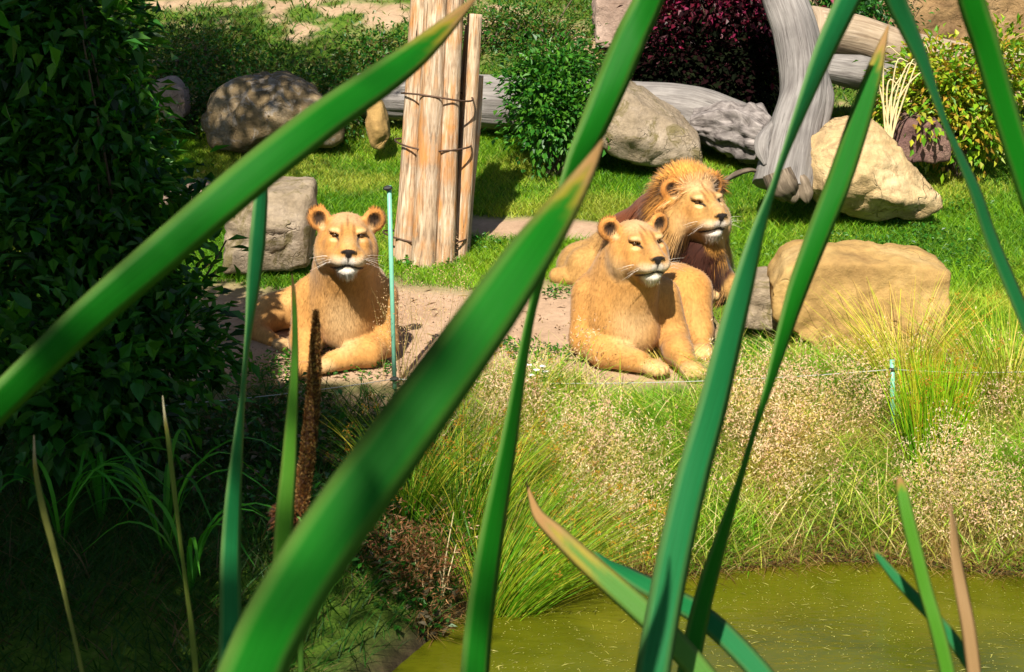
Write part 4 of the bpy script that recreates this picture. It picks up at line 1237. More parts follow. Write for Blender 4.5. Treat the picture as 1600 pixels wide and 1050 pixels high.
for (px, py, r, h) in ((880, 560, .16, .06), (830, 555, .14, .07), (790, 550, .12, .06), (430, 430, .13, .08), (760, 390, .18, .10), (640, 415, .1, .05), (700, 415, .1, .05), (1210, 520, .16, .14), (1180, 560, .2, .08), (1250, 540, .2, .12), (1330, 345, .2, .08), (1420, 360, .25, .06), (1300, 385, .3, .06), (1380, 395, .3, .06), (1480, 380, .3, .08), (1520, 420, .25, .1), (1220, 400, .2, .05), (1205, 305, .12, .06), (1160, 395, .2, .05),
                       (1040, 262, .15, .08), (960, 265, .15, .08), (450, 580, .25, .08), (560, 580, .2, .07), (400, 600, .2, .1), (1510, 330, .25, .06), (1440, 390, .3, .07), (880, 460, .12, .04), (500, 570, .2, .06)):
    q = gp(px, py); sp.append((q.x, q.y, r, h))
weeds(sp, 260, .030, [G2, G3, (.03, .12, .012), (.09, .2, .015)], 'small broad leaved weeds at the rock feet and in the turf')

# ================================================================== bank vegetation between the fence and the pond
def bank_dens(x, y):
    z = ground_z(x, y, False)
    p = np.stack([x, y, 0 * x], 1)
    right = sstep(-.35, .15, x + .35 * vnoise(p, 1.5, 2))
    top = sstep(9.75, 9.45, y - .35 * sstep(1.1, 1.6, x) + .12 * vnoise(p, 3, 2))
    return right * top * sstep(-.53, -.46, z) * (y > 7.2) * clear_of_lions(x, y + .2)
# tangled stems
x, y = scatter(130000, -.8, 3.2, 7.4, 10.1, bank_dens)
n = len(x); z = ground_z(x, y); p = np.stack([x, y, 0 * x], 1)
pn = vnoise(p, 2.4, 2)
kind = pn + rng.normal(0, .4, n)
cols = np.where((kind > .25)[:, None], np.array([.52, .40, .18]), np.where((kind > -.05)[:, None], np.array([.36, .42, .05]), np.array([.14, .34, .012])))
cols = cols * rng.uniform(.6, 1.35, n)[:, None]
dr_ = rng.normal(0, .55, (n, 3)); dr_[:, 2] = 1; dr_[:, 1] -= .15
hgt = (.15 + .16 * sstep(-.5, .5, vnoise(p + 20, 2.3, 2))) * rng.uniform(.5, 1.4, n) * (.6 + .4 * sstep(-.5, -.25, z))
V, F, C = blades(np.stack([x, y, z - .01], 1), dr_, hgt, rng.uniform(.0035, .0075, n), cols, .55, 3, cols * 1.25)
tag(mesh_np('bank_grass', V, F, GRASSM, None, C), 'tangled green and straw grasses on the pond bank', 'grass', kind='stuff')
# feathery seed heads: tiny pale flakes round wiry stems
x, y = scatter(8000, -.7, 3.2, 7.7, 9.7, lambda x, y: bank_dens(x, y) * (.06 + .94 * sstep(-.02, .30, vnoise(np.stack([x, y, 0 * x], 1), 2.4, 2))))
n = len(x); z = ground_z(x, y)
h = rng.uniform(.16, .34, n); tp = np.stack([x + rng.normal(0, .07, n), y + rng.normal(0, .06, n), z + h], 1)
k = 16
cc = np.repeat(tp, k, 0) + rng.normal(0, 1, (n * k, 3)) * np.array([.022, .022, .036])
d = rnd_unit(n * k); d[:, 2] += .4
base = np.array([[.74, .54, .40], [.78, .64, .46], [.62, .52, .18], [.70, .46, .34]])[rng.integers(0, 4, n)]
V, F, C = leaf_mesh(cc, d, rnd_unit(n * k), rng.uniform(.012, .024, n * k), rng.uniform(.004, .008, n * k), np.repeat(base, k, 0) * rng.uniform(.7, 1.25, n * k)[:, None])
V2, F2, C2 = blades(np.stack([x, y, z], 1), tp - np.stack([x, y, z], 1), h, np.full(n, .003), np.tile([.40, .36, .12], (n, 1)), 0, 2)
V, F, C = merge([(V, F, None), (V2, F2, None)])[0:2] + (np.vstack([C, C2]),)
tag(mesh_np('seed_heads', V, F, GRASSM, None, C), 'feathery pink and straw seed heads on the bank', 'grass', kind='stuff')
# wiry stems standing above the tangle
x, y = scatter(9000, -.7, 3.2, 7.6, 9.8, bank_dens)
n = len(x); z = ground_z(x, y)
c = np.array([[.42, .46, .07], [.28, .42, .03], [.60, .50, .24], [.16, .36, .015]])[rng.integers(0, 4, n)] * rng.uniform(.7, 1.25, n)[:, None]
dr_ = rng.normal(0, .32, (n, 3)); dr_[:, 2] = 1
V, F, C = blades(np.stack([x, y, z - .01], 1), dr_, rng.uniform(.2, .42, n), rng.uniform(.005, .009, n), c, .45, 4, c * 1.15)
tag(mesh_np('tall_bank_grass', V, F, GRASSM, None, C), 'wiry yellow green stems above the bank tangle', 'grass', kind='stuff')
# dead thatch hanging over the water's edge
x, y = scatter(60000, -.4, 3.2, 7.4, 9.2, lambda x, y: sstep(-.56, -.5, ground_z(x, y, False)) * sstep(-.30, -.42, ground_z(x, y, False)) * .8)
n = len(x); z = ground_z(x, y)
cols = np.array([[.30, .17, .06], [.20, .10, .035], [.42, .30, .12], [.10, .06, .025]])[rng.integers(0, 4, n)] * rng.uniform(.6, 1.3, n)[:, None]
dr_ = rng.normal(0, .8, (n, 3)); dr_[:, 2] = .5; dr_[:, 1] -= .5
V, F, C = blades(np.stack([x, y, z], 1), dr_, rng.uniform(.06, .16, n), rng.uniform(.004, .007, n), cols, .5, 2)
tag(mesh_np('dead_thatch', V, F, GRASSM, None, C), 'brown dead thatch along the water edge', 'grass', kind='stuff')
# floating bits on the water
x, y = scatter(5200, -.2, 3.2, 6.6, 8.6, lambda x, y: (ground_z(x, y, False) < -.52) * 1.0)
n = len(x)
d = rnd_unit(n); d[:, 2] = 0
V, F, C = leaf_mesh(np.stack([x, y, np.full(n, WZ + .004)], 1), d, np.tile([0, 0, 1.0], (n, 1)), rng.choice([.008, .012, .05], n, p=[.6, .33, .07]), rng.uniform(.002, .006, n), np.tile([.42, .40, .12], (n, 1)) * rng.uniform(.6, 1.3, n)[:, None], 0)
tag(mesh_np('floating_duckweed', V, F, GRASSM, None, C), 'pale specks of duckweed and straw floating on the pond', 'duckweed', kind='stuff')

# ================================================================== rush clumps
def rush(label, x, y, n, h, spread, cols, lean=(0, 0), tips=True, w=(.004, .007), name='rush_clump', bend=.35):
    z = gz(x, y)
    root = empty(name, (x, y, z), label, 'rushes')
    a = rng.uniform(0, 2 * np.pi, n); q = np.sqrt(rng.uniform(0, 1, n)) * .11
    b = np.stack([x + q * np.cos(a), y + q * np.sin(a), np.full(n, z - .02)], 1)
    d = np.stack([np.cos(a) * spread * rng.uniform(.1, 1, n) + lean[0] + rng.normal(0, .12, n), np.sin(a) * spread * rng.uniform(.1, 1, n) + lean[1] + rng.normal(0, .12, n), np.ones(n)], 1)
    L = h * rng.uniform(.55, 1.12, n)
    c = np.array(cols)[rng.integers(0, len(cols), n)] * rng.uniform(.7, 1.3, n)[:, None]
    V, F, C = blades(b, d, L, rng.uniform(*w, n), c, bend, 5, c * np.array([1.5, 1.15, 1.0]))
    o = mesh_np('stalks', V, F, GRASSM, None, C); to_local(o, root); o['kind'] = 'stuff'
    if tips:
        m = n // 7
        dd = d[:m] / np.linalg.norm(d[:m], axis=1)[:, None]; hz = dd * [1, 1, 0]; hz /= np.linalg.norm(hz, axis=1)[:, None] + 1e-6
        t = .82
        pt = b[:m] + dd * (L[:m] * t)[:, None] + hz * (bend * L[:m] * t * t)[:, None] - np.array([0, 0, 1.0]) * (bend * .5 * L[:m] * t * t)[:, None]
        k = 14
        cc = np.repeat(pt, k, 0) + rng.normal(0, .010, (m * k, 3))
        V, F, C = leaf_mesh(cc, rnd_unit(m * k), rnd_unit(m * k), rng.uniform(.008, .016, m * k), rng.uniform(.005, .008, m * k), np.tile([.50, .26, .03], (m * k, 1)) * rng.uniform(.6, 1.2, m * k)[:, None])
        o = mesh_np('flower_tufts', V, F, GRASSM, None, C); to_local(o, root); o['kind'] = 'stuff'
RG = [(.07, .24, .008), (.12, .30, .010), (.20, .36, .015), (.36, .38, .04)]
q = P(770, 945, 7.7)
rush('arching rush clump with orange flower tufts leaning over the water', q.x + .02, 7.75, 620, .95, .55, RG, (.42, .12))
rush('upright rush clump behind the arching rushes', q.x - .12, 8.1, 300, .80, .35, RG, (.10, .1))
rush('rush clump at the shaded reed bed edge', q.x - .38, 8.0, 260, .62, .5, RG, (.05, .1))
q = gp(1455, 735, 8)
rush('tall bright green rush clump beside the short fence rod', q.x, q.y, 620, .62, .10, [(.15, .40, .008), (.22, .46, .01), (.10, .32, .008), (.38, .44, .03)], (0, .05), True, (.006, .011), 'rush_clump', .05)
q = gp(1420, 640, 8)
rush('thin pale rush tuft against the sandstone block', q.x, q.y + .1, 340, .72, .38, [(.36, .42, .04), (.28, .40, .03), (.52, .46, .14)], (-.05, .05), False, (.005, .008))
q = gp(1560, 650, 8)
rush('rush clump at the end of the sandstone block', q.x, q.y, 420, .75, .35, [(.30, .40, .03), (.2, .38, .02), (.5, .44, .12)], (-.05, .05), True, (.005, .008))
q = gp(820, 640, 8)
rush('sparse upright rushes with orange tufts near the white flowers', q.x, q.y, 60, .40, .3, RG, (.05, .0))
q = gp(765, 640, 8)
rush('few thin rushes with orange tufts at the sand edge', q.x, q.y, 40, .42, .3, RG, (.0, .0))
# straw tuft at the front lioness's paws
q = gp(1050, 575, 9)
rush('tuft of yellow straw growing over the front lioness paws', q.x, q.y - .06, 150, .22, .9, [(.55, .48, .12), (.42, .42, .06), (.6, .52, .2)], (.05, 0), False, (.003, .006), 'straw_tuft')
q = gp(1270, 560, 9)
rush('pale straw tuft at the foot of the sandstone block', q.x, q.y - .1, 110, .26, .9, [(.5, .45, .15), (.3, .36, .06), (.55, .48, .25)], (.05, 0), False, (.003, .006), 'straw_tuft')

# pink seed grass in front of the bound posts
def seed_grass(label, px0, px1, pyb, n, h, col):
    q = gp((px0 + px1) / 2, pyb, 8.5); root = empty('seed_grass', q, label, 'grass')
    ps = [gp(px0 + (px1 - px0) * t, pyb + random.uniform(-8, 8), 8.5) for t in np.linspace(0, 1, 8)]
    ps = np.array([tuple(a) for a in ps])[rng.integers(0, 8, n)] + rng.normal(0, .04, (n, 3)) * [1, 1, 0]
    L = h * rng.uniform(.6, 1.15, n); d = rng.normal(0, .13, (n, 3)); d[:, 2] = 1
    c = np.tile([.42, .34, .14], (n, 1)) * rng.uniform(.7, 1.2, n)[:, None]
    V, F, C = blades(ps, d, L, np.full(n, .0035), c, .12, 3)
    o = mesh_np('stalks', V, F, GRASSM, None, C); to_local(o, root); o['kind'] = 'stuff'
    dn = d / np.linalg.norm(d, axis=1)[:, None]
    k = 34; t = rng.uniform(.5, 1.0, (n, k))
    pt = ps[:, None, :] + dn[:, None, :] * (L[:, None] * t)[..., None] + rng.normal(0, 1, (n, k, 3)) * ((1.12 - t) * .05 * (h / .4))[..., None]
    pt = pt.reshape(-1, 3); m = len(pt)
    V, F, C = leaf_mesh(pt, rnd_unit(m) + [0, 0, .7], rnd_unit(m), rng.uniform(.007, .014, m), rng.uniform(.003, .006, m), np.array(col)[rng.integers(0, len(col), m)] * rng.uniform(.7, 1.2, m)[:, None])
    o = mesh_np('seeds', V, F, GRASSM, None, C); to_local(o, root); o['kind'] = 'stuff'
PK = [(.66, .44, .28), (.6, .38, .24), (.72, .56, .34)]
seed_grass('airy pink seed grass standing beside the pale green rod', 610, 690, 600, 34, .62, PK)
seed_grass('tall pink seed grass at the foot of the bound posts', 690, 725, 560, 9, .62, PK)
seed_grass('faded seed grass below the sand beside the reeds', 660, 780, 720, 46, .40, [(.5, .42, .26), (.58, .46, .3), (.42, .36, .2)])

# white flowers
q = P(838, 606, 9.45); q.z = gz(q.x, q.y)
wf = empty('white_flowers', q, 'small cluster of white flowers on the sandy edge', 'flowers')
WFM = plain_mat('white_petal', (.85, .84, .82), .7, 0, .08)
GST = plain_mat('green_stem', (.08, .2, .02), .6)
for (px, py) in ((806, 585), (818, 574), (826, 572), (838, 580), (848, 574), (852, 582), (830, 588), (822, 596), (812, 590)):
    t = P(px, py, 9.43 + random.uniform(-.03, .03))
    b = Vector((q.x + (t.x - q.x) * .3, q.y, q.z - .01))
    V, F, _ = tube([tuple(b), tuple(b.lerp(t, .6)), tuple(t)], .002, 4, False)
    stm = mesh_np('stem', V, F, GST); to_local(stm, wf)
    a = np.linspace(0, 2 * np.pi, 6, endpoint=False) + random.random(); k = len(a)
    V, F, C = leaf_mesh(np.tile(np.array(t), (k, 1)), np.stack([np.cos(a), np.sin(a) - .3, np.full(k, .55)], 1), np.tile([0, -.4, 1.0], (k, 1)), np.full(k, .020), np.full(k, .016), np.ones((k, 3)))
    o = mesh_np('blossom', V, F, WFM); o.parent = stm

# litter of twigs, straw and crumbs on the bare sand
x, y = scatter(2600, -2.0, 1.2, 9.4, 11.6, lambda x, y: soil_mask(x, y) * .6)
n = len(x); z = ground_z(x, y)
d = rnd_unit(n); d[:, 2] = np.abs(d[:, 2]) * .08
big_ = rng.uniform(0, 1, n) < .14
V, F, C = leaf_mesh(np.stack([x, y, z + .004], 1), d, np.tile([0, 0, 1.0], (n, 1)), np.where(big_, rng.uniform(.04, .12, n), rng.uniform(.006, .018, n)), np.where(big_, .005, rng.uniform(.005, .014, n)), np.array([[.20, .13, .08], [.5, .4, .24], [.30, .2, .13], [.10, .07, .04]])[rng.integers(0, 4, n)], .5)
tag(mesh_np('sand_litter', V, F, GRASSM, None, C), 'twigs and crumbs scattered over the bare sand', 'litter', kind='stuff')

# ================================================================== shaded weeds on the near left bank
x, y = scatter(40000, -2.6, .1, 5.4, 9.5, lambda x, y: sstep(.1, -.3, x) * sstep(-.5, -.4, ground_z(x, y, False)) * (.4 + .6 * sstep(-.2, .3, vnoise(np.stack([x, y, 0 * x], 1), 2, 2))))
n = len(x); z = ground_z(x, y)
c = np.array([[.02, .09, .008], [.035, .12, .01], [.06, .09, .02], [.16, .11, .05]])[rng.choice(4, n, p=[.4, .35, .15, .1])] * rng.uniform(.6, 1.3, n)[:, None]
dr_ = rng.normal(0, .5, (n, 3)); dr_[:, 2] = 1
V, F, C = blades(np.stack([x, y, z - .01], 1), dr_, rng.uniform(.08, .28, n), rng.uniform(.004, .009, n), c, .5, 3)
tag(mesh_np('bank_weeds', V, F, GRASSM, None, C), 'shaded weeds and grass on the near bank', 'grass', kind='stuff')
sp = [(rng.uniform(-1.4, -.35), rng.uniform(7.2, 9.3), rng.uniform(.12, .25), rng.uniform(.1, .3)) for _ in range(26)]
weeds(sp, 200, .045, [G1, G2, (.03, .10, .012), (.12, .10, .06)], 'broad leaved weeds in the shade beside the leafy shrub', 'shade_weeds')
# sedge with arching leaves in the shade
def sedge(label, px, py, Y, n, h, cols):
    q = P(px, py, Y); q.z = gz(q.x, q.y)
    root = empty('sedge', q, label, 'sedge')
    for k in range(n):
        a = random.uniform(0, 2 * math.pi); L = h * random.uniform(.7, 1.15)
        d = np.array([math.cos(a), math.sin(a) * .7, 0]); b = np.array(q)
        path = catmull([b, b + d * L * .18 + [0, 0, L * .55], b + d * L * .52 + [0, 0, L * .72], b + d * L * .9 + [0, 0, L * .45]], 12)
        side = np.cross(d, [0, 0, 1.0]); w = (.012 * np.sin(np.linspace(.5, math.pi, 12)) ** .7)[:, None]
        V = np.vstack([path - side * w + [0, 0, .003], path, path + side * w + [0, 0, .003]]); i = np.arange(11)
        F = np.vstack([np.stack([i, i + 1, i + 13, i + 12], 1), np.stack([i + 12, i + 13, i + 25, i + 24], 1)])
        c = np.array(cols[k % len(cols)]) * random.uniform(.8, 1.3)
        o = mesh_np('leaf', V, F, GRASSM, None, np.tile(c, (36, 1)), True); to_local(o, root)
SG = [(.05, .27, .015), (.08, .32, .02), (.04, .2, .012)]
sedge('arching green sedge in the shade below the leafy shrub', 262, 930, 7.2, 12, .62, SG)
sedge('small sedge beside the shaded water edge', 100, 900, 7.3, 9, .5, SG)
sedge('sedge tuft with a broken stalk under the leafy shrub', 160, 860, 7.6, 8, .5, SG)
sedge('low sedge between the thin withered leaf and the reeds', 300, 1010, 6.9, 9, .5, SG)
# brown dry plant at the reed foot
q = P(640, 925, 7.6); q.z = gz(q.x, q.y)
bd = empty('dead_weed', q, 'rusty brown dead weed heads at the foot of the rushes', 'weeds')
n = 2600
c = np.array(P(625, 875, 7.6)) + rng.normal(0, 1, (n, 3)) * np.array([.13, .10, .10])
c[:, 2] = np.maximum(c[:, 2], ground_z(c[:, 0], c[:, 1]))
V, F, C = leaf_mesh(c, rnd_unit(n), rnd_unit(n), rng.uniform(.015, .04, n), rng.uniform(.004, .010, n), np.array([[.34, .16, .07], [.22, .09, .035], [.45, .26, .13]])[rng.integers(0, 3, n)] * rng.uniform(.6, 1.2, n)[:, None])
o = mesh_np('seed_tangle', V, F, GRASSM, None, C); to_local(o, bd); o['kind'] = 'stuff'
for k in range(9):
    x0 = random.uniform(590, 700); a = P(x0, 965, 7.6); b = P(x0 + random.uniform(-30, 40), random.uniform(800, 880), 7.6)
    V, F, _ = tube(catmull([tuple(a), tuple(a.lerp(b, .5) + Vector((random.uniform(-.03, .03), 0, 0))), tuple(b)], 8), np.linspace(.005, .002, 8), 4, False)
    o = mesh_np('stalk', V, F, DRYM); to_local(o, bd)

# ================================================================== cattail leaves close to the camera
def blade_mat():
    m, nt, b = new_mat('cattail_leaf')
    uv = N(nt, 'ShaderNodeUVMap', uv_map='UV').outputs[0]
    c = attr(nt)
    n = noise(nt, mapping(nt, uv, (26, .6, 1)), 6, 3, .5)
    c = mixc(nt, 1, c, ramp(nt, n, [(.3, (.82, .84, .8)), (.7, (1.12, 1.1, 1.15))]), 'MULTIPLY')
    n2 = noise(nt, mapping(nt, uv, (3, 3, 1)), 5, 4, .6)
    c = mixc(nt, 1, c, ramp(nt, n2, [(.3, (.85, .86, .8)), (.7, (1.08, 1.08, 1.1))]), 'MULTIPLY')
    nt.links.new(c, b.inputs['Base Color']); b.inputs['Roughness'].default_value = .5; b.inputs['Specular IOR Level'].default_value = .14
    tr = N(nt, 'ShaderNodeBsdfTranslucent'); nt.links.new(mixc(nt, 1, c, (1.0, 1.4, .5), 'MULTIPLY'), tr.inputs['Color'])
    mx = N(nt, 'ShaderNodeMixShader'); mx.inputs[0].default_value = .3
    nt.links.new(b.outputs[0], mx.inputs[1]); nt.links.new(tr.outputs[0], mx.inputs[2])
    nt.links.new(mx.outputs[0], nt.nodes['Material Output'].inputs['Surface'])
    bump(nt, b, n, .25, .002)
    return m
CATM = blade_mat()
BG, LG, OG = np.array([.010, .15, .042]), np.array([.006, .135, .006]), np.array([.06, .20, .012])
TIPB = np.array([.34, .19, .07])
def cattail_leaf(pts, Y0, Y1, root, col=LG, tip=True, tipcol=TIPB, tipfrac=.08, blunt=False, name='leaf', parent=None, sharp_end=True, edge=True):
    """pts: (px, py, width px) from the tip downwards; Y0, Y1 depth at tip and at the frame's lower edge; root world x, y"""
    n0 = len(pts)
    ts = np.linspace(0, 1, n0)
    ctr = [np.array(P(x, y, Y0 + (Y1 - Y0) * t)) for (x, y, w), t in zip(pts, ts)]
    wid = [w / FPX * (Y0 + (Y1 - Y0) * t) * 1.02 for (x, y, w), t in zip(pts, ts)]
    rz = gz(root[0], root[1]) - .03
    rt = np.array([root[0], root[1], rz])
    last, prev = ctr[-1], ctr[-2]
    dirn = (last - prev) / np.linalg.norm(last - prev)
    gap = np.linalg.norm(rt - last); step = np.linalg.norm(last - prev); W = max(wid)
    nk = max(4, int(gap / max(step, .06)))
    for q in range(1, nk + 1):                              # smooth run from the frame's edge down to the root
        u = q / nk; h1 = u * (1 - u) ** 2
        h0 = 1 - u * u * (3 - 2 * u)
        ctr.append(last * h0 + rt * (1 - h0) + dirn * gap * h1 * .9 - np.array([0, 0, 1.0]) * gap * (u * u * (u - 1)) * -.6)
        wid.append(W * (1 - .2 * u))
    m = 110
    path = catmull(ctr, m)
    # true width: grows quickly from the tip; where the leaf shows narrower it is turned edge on
    vis = np.interp(np.linspace(0, 1, m), np.linspace(0, 1, len(wid)), wid)
    k = np.linspace(0, 1, m)
    tipw = np.maximum.accumulate(vis) if tip else np.full(m, W)
    true = np.maximum(tipw, vis)
    true[-8:] *= np.linspace(1, .7, 8)
    ang = np.arccos(np.clip(vis / np.maximum(true, 1e-6), .12, 1.0))
    tg = np.gradient(path, axis=0); tg /= np.linalg.norm(tg, axis=1)[:, None]
    view = path - np.array([0, 0, CAM_Z]); view /= np.linalg.norm(view, axis=1)[:, None]
    side = np.cross(tg, view); side /= np.linalg.norm(side, axis=1)[:, None]
    if side[m // 2, 0] < 0: side = -side
    fr = np.cross(side, tg)
    s = side * np.cos(ang)[:, None] + fr * np.sin(ang)[:, None]
    nn = np.cross(s, tg)
    nn *= np.sign((nn * -view).sum(1))[:, None] if False else 1
    prof = [(-.5, 0.0), (-.25, .045), (0, .03), (.25, .045), (.5, 0.0), (.25, -.05), (0, -.07), (-.25, -.05)]
    rows = [path + s * (true * a)[:, None] + nn * (true * b)[:, None] for a, b in prof]
    q = len(prof)
    V = np.stack(rows, 1).reshape(-1, 3)
    i = np.arange(m - 1)[:, None] * q; j = np.arange(q)[None]; j2 = (j + 1) % q
    F = np.stack([i + j, i + j2, i + q + j2, i + q + j], -1).reshape(-1, 4)
    L = np.concatenate([[0], np.cumsum(np.linalg.norm(np.diff(path, axis=0), axis=1))])
    uv = np.stack([np.tile([p_[0] for p_ in prof], m), np.repeat(L, q)], 1)
    cc = np.tile(np.asarray(col, float), (m, q, 1)).reshape(m, q, 3).copy()
    if tip:
        vl = np.interp(n0 - 1, np.linspace(0, len(ctr) - 1, m), L)
        edgef = np.array([abs(p_[0]) * 2 for p_ in prof])
        t = L[:, None] / (vl * tipfrac * 1.9 * (1 + .8 * edgef[None])) + .12 * vnoise(np.stack([L * 30, 0 * L, 0 * L], 1), 1, 2)[:, None]
        w = sstep(1.15, .75, t)[..., None]
        rim = (np.exp(-((t - 1.15) / .22) ** 2))[..., None] * .7
        cc = cc * (1 - rim) + np.array([.42, .26, .03]) * rim
        cc = cc * (1 - w) + np.asarray(tipcol) * w
    if edge:
        e = np.array([1.0 if abs(p_[0]) > .49 else 0 for p_ in prof])[None, :, None] * .35
        cc = cc * (1 - e) + np.array([.30, .34, .10]) * e
    o = mesh_np(name, V, F, CATM, None, cc.reshape(-1, 3), True, uv=uv)
    return o, rt
def cattail(label, leaves, nm='cattail'):
    made = [cattail_leaf(**l) for l in leaves]
    root = empty(nm, made[0][1], label, 'cattail', 'cattails on the near bank')
    for o, _ in made: to_local(o, root)
    return root

cattail('cattail with one long leaf slanting across the shrub to its withered tip', [dict(pts=[(746, -6, 3), (725, 14, 14), (690, 48, 30), (650, 84, 42), (600, 121, 51), (540, 162, 56), (480, 206, 60), (380, 286, 63), (250, 398, 62), (130, 502, 58), (40, 590, 56), (-70, 700, 54)], Y0=1.42, Y1=1.10, root=(-.75, 1.0), col=LG, tipfrac=.045)])
cattail('cattail with a broad leaf leaning over the sand, brown at the tip', [dict(pts=[(942, 218, 3), (930, 242, 16), (905, 285, 36), (870, 338, 56), (830, 395, 72), (770, 482, 86), (700, 580, 94), (620, 690, 100), (540, 800, 104), (480, 890, 106), (430, 975, 108), (395, 1050, 108)], Y0=.98, Y1=.74, root=(-.20, .72), col=LG, tipfrac=.055)])
cattail('cattail leaf twisted edge-on halfway, passing behind the broad leaf tip', [dict(pts=[(1040, -60, 40), (1012, 5, 46), (985, 60, 50), (958, 125, 50), (928, 195, 45), (900, 255, 34), (874, 330, 20), (852, 405, 15), (830, 490, 14), (815, 570, 18), (802, 650, 24), (788, 730, 31), (768, 840, 40), (750, 963, 46), (742, 1050, 48)], Y0=1.55, Y1=1.40, root=(-.04, 1.38), col=LG, tip=False)])
cattail('blue green cattail leaf narrowing to a twist beside the lioness near the posts', [dict(pts=[(414, 268, 12), (408, 310, 22), (402, 380, 26), (396, 440, 22), (389, 510, 12), (383, 570, 8), (378, 630, 10), (371, 700, 18), (364, 790, 28), (360, 880, 34), (360, 975, 37), (358, 1050, 38)], Y0=1.9, Y1=1.7, root=(-.28, 1.68), col=BG, tip=False)])
cattail('short narrow cattail leaf beside the brown seed spike', [dict(pts=[(456, 428, 2), (459, 460, 7), (461, 520, 9), (460, 580, 13), (456, 650, 19), (451, 730, 26), (445, 800, 30), (440, 900, 32), (436, 1050, 33)], Y0=2.1, Y1=2.0, root=(-.27, 1.98), col=OG * .9, tipfrac=.02)])
cattail('blue green cattail leaf crossing the maned lion forepaw', [dict(pts=[(1355, -60, 40), (1325, 0, 38), (1287, 82, 32), (1252, 170, 20), (1224, 245, 11), (1206, 300, 11), (1184, 365, 22), (1163, 440, 34), (1142, 520, 41), (1112, 640, 48), (1082, 745, 53), (1056, 855, 55), (1035, 963, 57), (1020, 1050, 58)], Y0=1.5, Y1=1.28, root=(.10, 1.26), col=BG, tip=False)])
cattail('cattail leaf crossing the sandstone block, thin in its lower half', [dict(pts=[(1388, 40, 3), (1378, 72, 14), (1366, 112, 26), (1342, 190, 36), (1312, 280, 39), (1277, 370, 37), (1247, 450, 33), (1224, 525, 24), (1202, 600, 14), (1180, 668, 9), (1156, 750, 11), (1130, 832, 21), (1106, 910, 30), (1090, 975, 34), (1075, 1050, 36)], Y0=1.6, Y1=1.45, root=(.12, 1.43), col=LG, tipfrac=.02)])
cattail('bent cattail leaf drooping over the yellow green bush', [dict(pts=[(1385, -60, 38), (1400, 0, 33), (1420, 45, 28), (1442, 95, 21), (1462, 150, 13), (1482, 205, 9), (1502, 250, 14), (1526, 305, 19), (1550, 375, 20), (1590, 470, 22), (1640, 590, 24)], Y0=1.35, Y1=1.5, root=(.55, 1.5), col=BG * np.array([1.2, 1, 1]), tip=False)])
cattail('wide cattail leaf at the outer edge above the bush', [dict(pts=[(1502, -80, 40), (1518, 0, 42), (1540, 70, 42), (1566, 160, 40), (1600, 270, 40), (1650, 420, 40)], Y0=1.1, Y1=1.15, root=(.50, 1.15), col=LG * 1.2, tip=False)])
cattail('curved cattail with two leaves low over the water, brown at the tip', [
    dict(pts=[(822, 752, 2), (830, 778, 9), (842, 806, 20), (868, 832, 29), (910, 872, 36), (955, 912, 39), (1000, 952, 41), (1060, 1010, 42)], Y0=1.5, Y1=1.4, root=(.22, 1.38), col=OG * np.array([1.2, 1, 2.5]), tipfrac=.15),
    dict(pts=[(938, 868, 2), (960, 884, 18), (1000, 908, 30), (1050, 935, 36), (1090, 958, 38), (1140, 1000, 38)], Y0=1.62, Y1=1.5, root=(.24, 1.45), col=BG, tip=False)])
cattail('short blunt cattail leaf standing in front of the open water', [dict(pts=[(1405, 746, 8), (1409, 765, 20), (1417, 805, 23), (1432, 865, 23), (1447, 925, 24), (1462, 975, 25), (1480, 1050, 26)], Y0=1.25, Y1=1.2, root=(.31, 1.18), col=OG, tipfrac=.02)])
cattail('small slanting cattail leaf with a dry tip above the water', [dict(pts=[(1362, 856, 2), (1376, 874, 12), (1402, 905, 18), (1432, 937, 20), (1462, 968, 22), (1500, 1015, 22)], Y0=1.3, Y1=1.25, root=(.34, 1.22), col=BG, tipfrac=.02)])
cattail('dead brown cattail leaf stub above the water', [dict(pts=[(1486, 790, 3), (1490, 825, 12), (1494, 870, 18), (1502, 920, 22), (1512, 975, 24), (1522, 1050, 24)], Y0=1.25, Y1=1.2, root=(.36, 1.18), col=np.array([.30, .18, .08]), tip=False, edge=False)])
cattail('thin withering leaf in front of the dark shade', [dict(pts=[(254, 618, 1.5), (258, 655, 5), (264, 695, 8), (272, 765, 8), (280, 830, 6), (288, 895, 6), (298, 970, 9), (306, 1050, 10)], Y0=2.2, Y1=2.1, root=(-.35, 2.08), col=np.array([.16, .20, .03]), tipfrac=.035, tipcol=np.array([.55, .48, .32]))])
cattail('thin yellowing leaf at the edge of the dark shade', [dict(pts=[(53, 680, 2), (55, 730, 7), (66, 790, 11), (82, 850, 11), (97, 910, 8), (110, 970, 6), (128, 1050, 7)], Y0=1.9, Y1=1.8, root=(-.42, 1.78), col=np.array([.20, .20, .04]), tipfrac=.04, tipcol=np.array([.42, .30, .2]))])

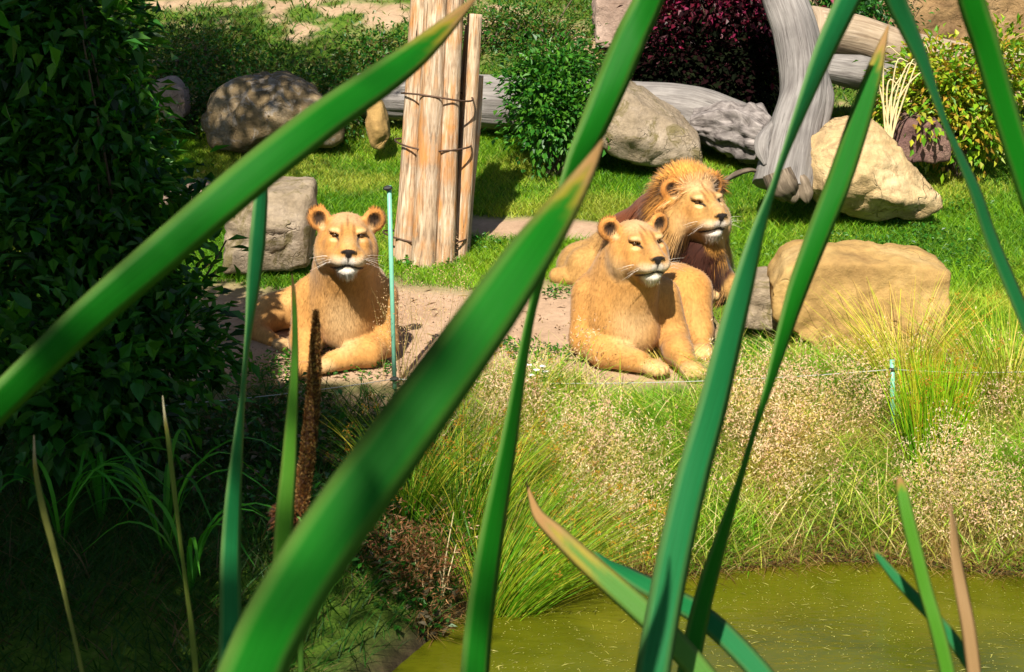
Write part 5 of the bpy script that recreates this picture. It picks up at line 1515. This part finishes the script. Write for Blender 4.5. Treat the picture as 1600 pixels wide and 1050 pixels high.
# brown seed spike
rt = np.array([-.245, 2.15, gz(-.245, 2.15) - .03])
a, b = np.array(P(494, 486, 2.15)), np.array(P(468, 800, 2.15))
rootE = empty('seed_spike', rt, 'brown speckled seed spike standing among the cattail leaves', 'seed spike')
SPM = leaf_mat('seed_spike_flakes', .05, .7, (1, 1, 1), 60, .2)
cpath = catmull([a, np.array(P(491, 590, 2.15)), np.array(P(481, 710, 2.15)), b], 60)
wv = np.interp(np.linspace(0, 1, 60), [0, .08, .3, .7, 1], [1, 5, 10, 12.5, 13]) / FPX * 2.15
V, F, uv = tube(cpath, wv * .85, 12, True)
o = mesh_np('core', V, F, plain_mat('spike_core', (.07, .03, .012), .8), smooth=True); to_local(o, rootE)
n = 5200
t = rng.uniform(0, 1, n) ** .9; ix = t * 58.99; i0 = ix.astype(int); f = (ix - i0)[:, None]
pc = cpath[i0] * (1 - f) + cpath[i0 + 1] * f; rw = wv[i0]
an = rng.uniform(0, 2 * np.pi, n); out = np.stack([np.cos(an), np.sin(an), np.full(n, .0)], 1)
dcol = np.array([[.30, .13, .035], [.16, .06, .018], [.45, .27, .10], [.08, .03, .012]])[rng.integers(0, 4, n)] * rng.uniform(.7, 1.25, n)[:, None]
V, F, C = leaf_mesh(pc + out * (rw * .8)[:, None], out * .8 + [0, 0, .7] + rnd_unit(n) * .4, out, rng.uniform(.003, .0055, n), rng.uniform(.0018, .0032, n), dcol)
o = mesh_np('seeds', V, F, SPM, None, C); to_local(o, rootE); o['kind'] = 'stuff'
V, F, uv = tube(catmull([b, b * .5 + rt * .5 + [-.01, 0, 0], rt], 20), .0035, 8, True)
o = mesh_np('stalk', V, F, GST, smooth=True); to_local(o, rootE)
# dark withered lump below the spike
c0 = np.array(P(456, 806, 2.16))
n = 1500
d = rnd_unit(n); c = c0 + d * np.array([.020, .015, .018]) * rng.uniform(.4, 1, n)[:, None]
c[n // 2:, 2] -= rng.uniform(0, .12, n - n // 2); 
V, F, C = leaf_mesh(c, d + [0, 0, -.6], rnd_unit(n), rng.uniform(.006, .016, n), rng.uniform(.002, .005, n), np.array([[.06, .022, .01], [.12, .045, .015], [.03, .012, .008]])[rng.integers(0, 3, n)])
o = mesh_np('withered_sheath', V, F, SPM, None, C); to_local(o, rootE); o['kind'] = 'stuff'
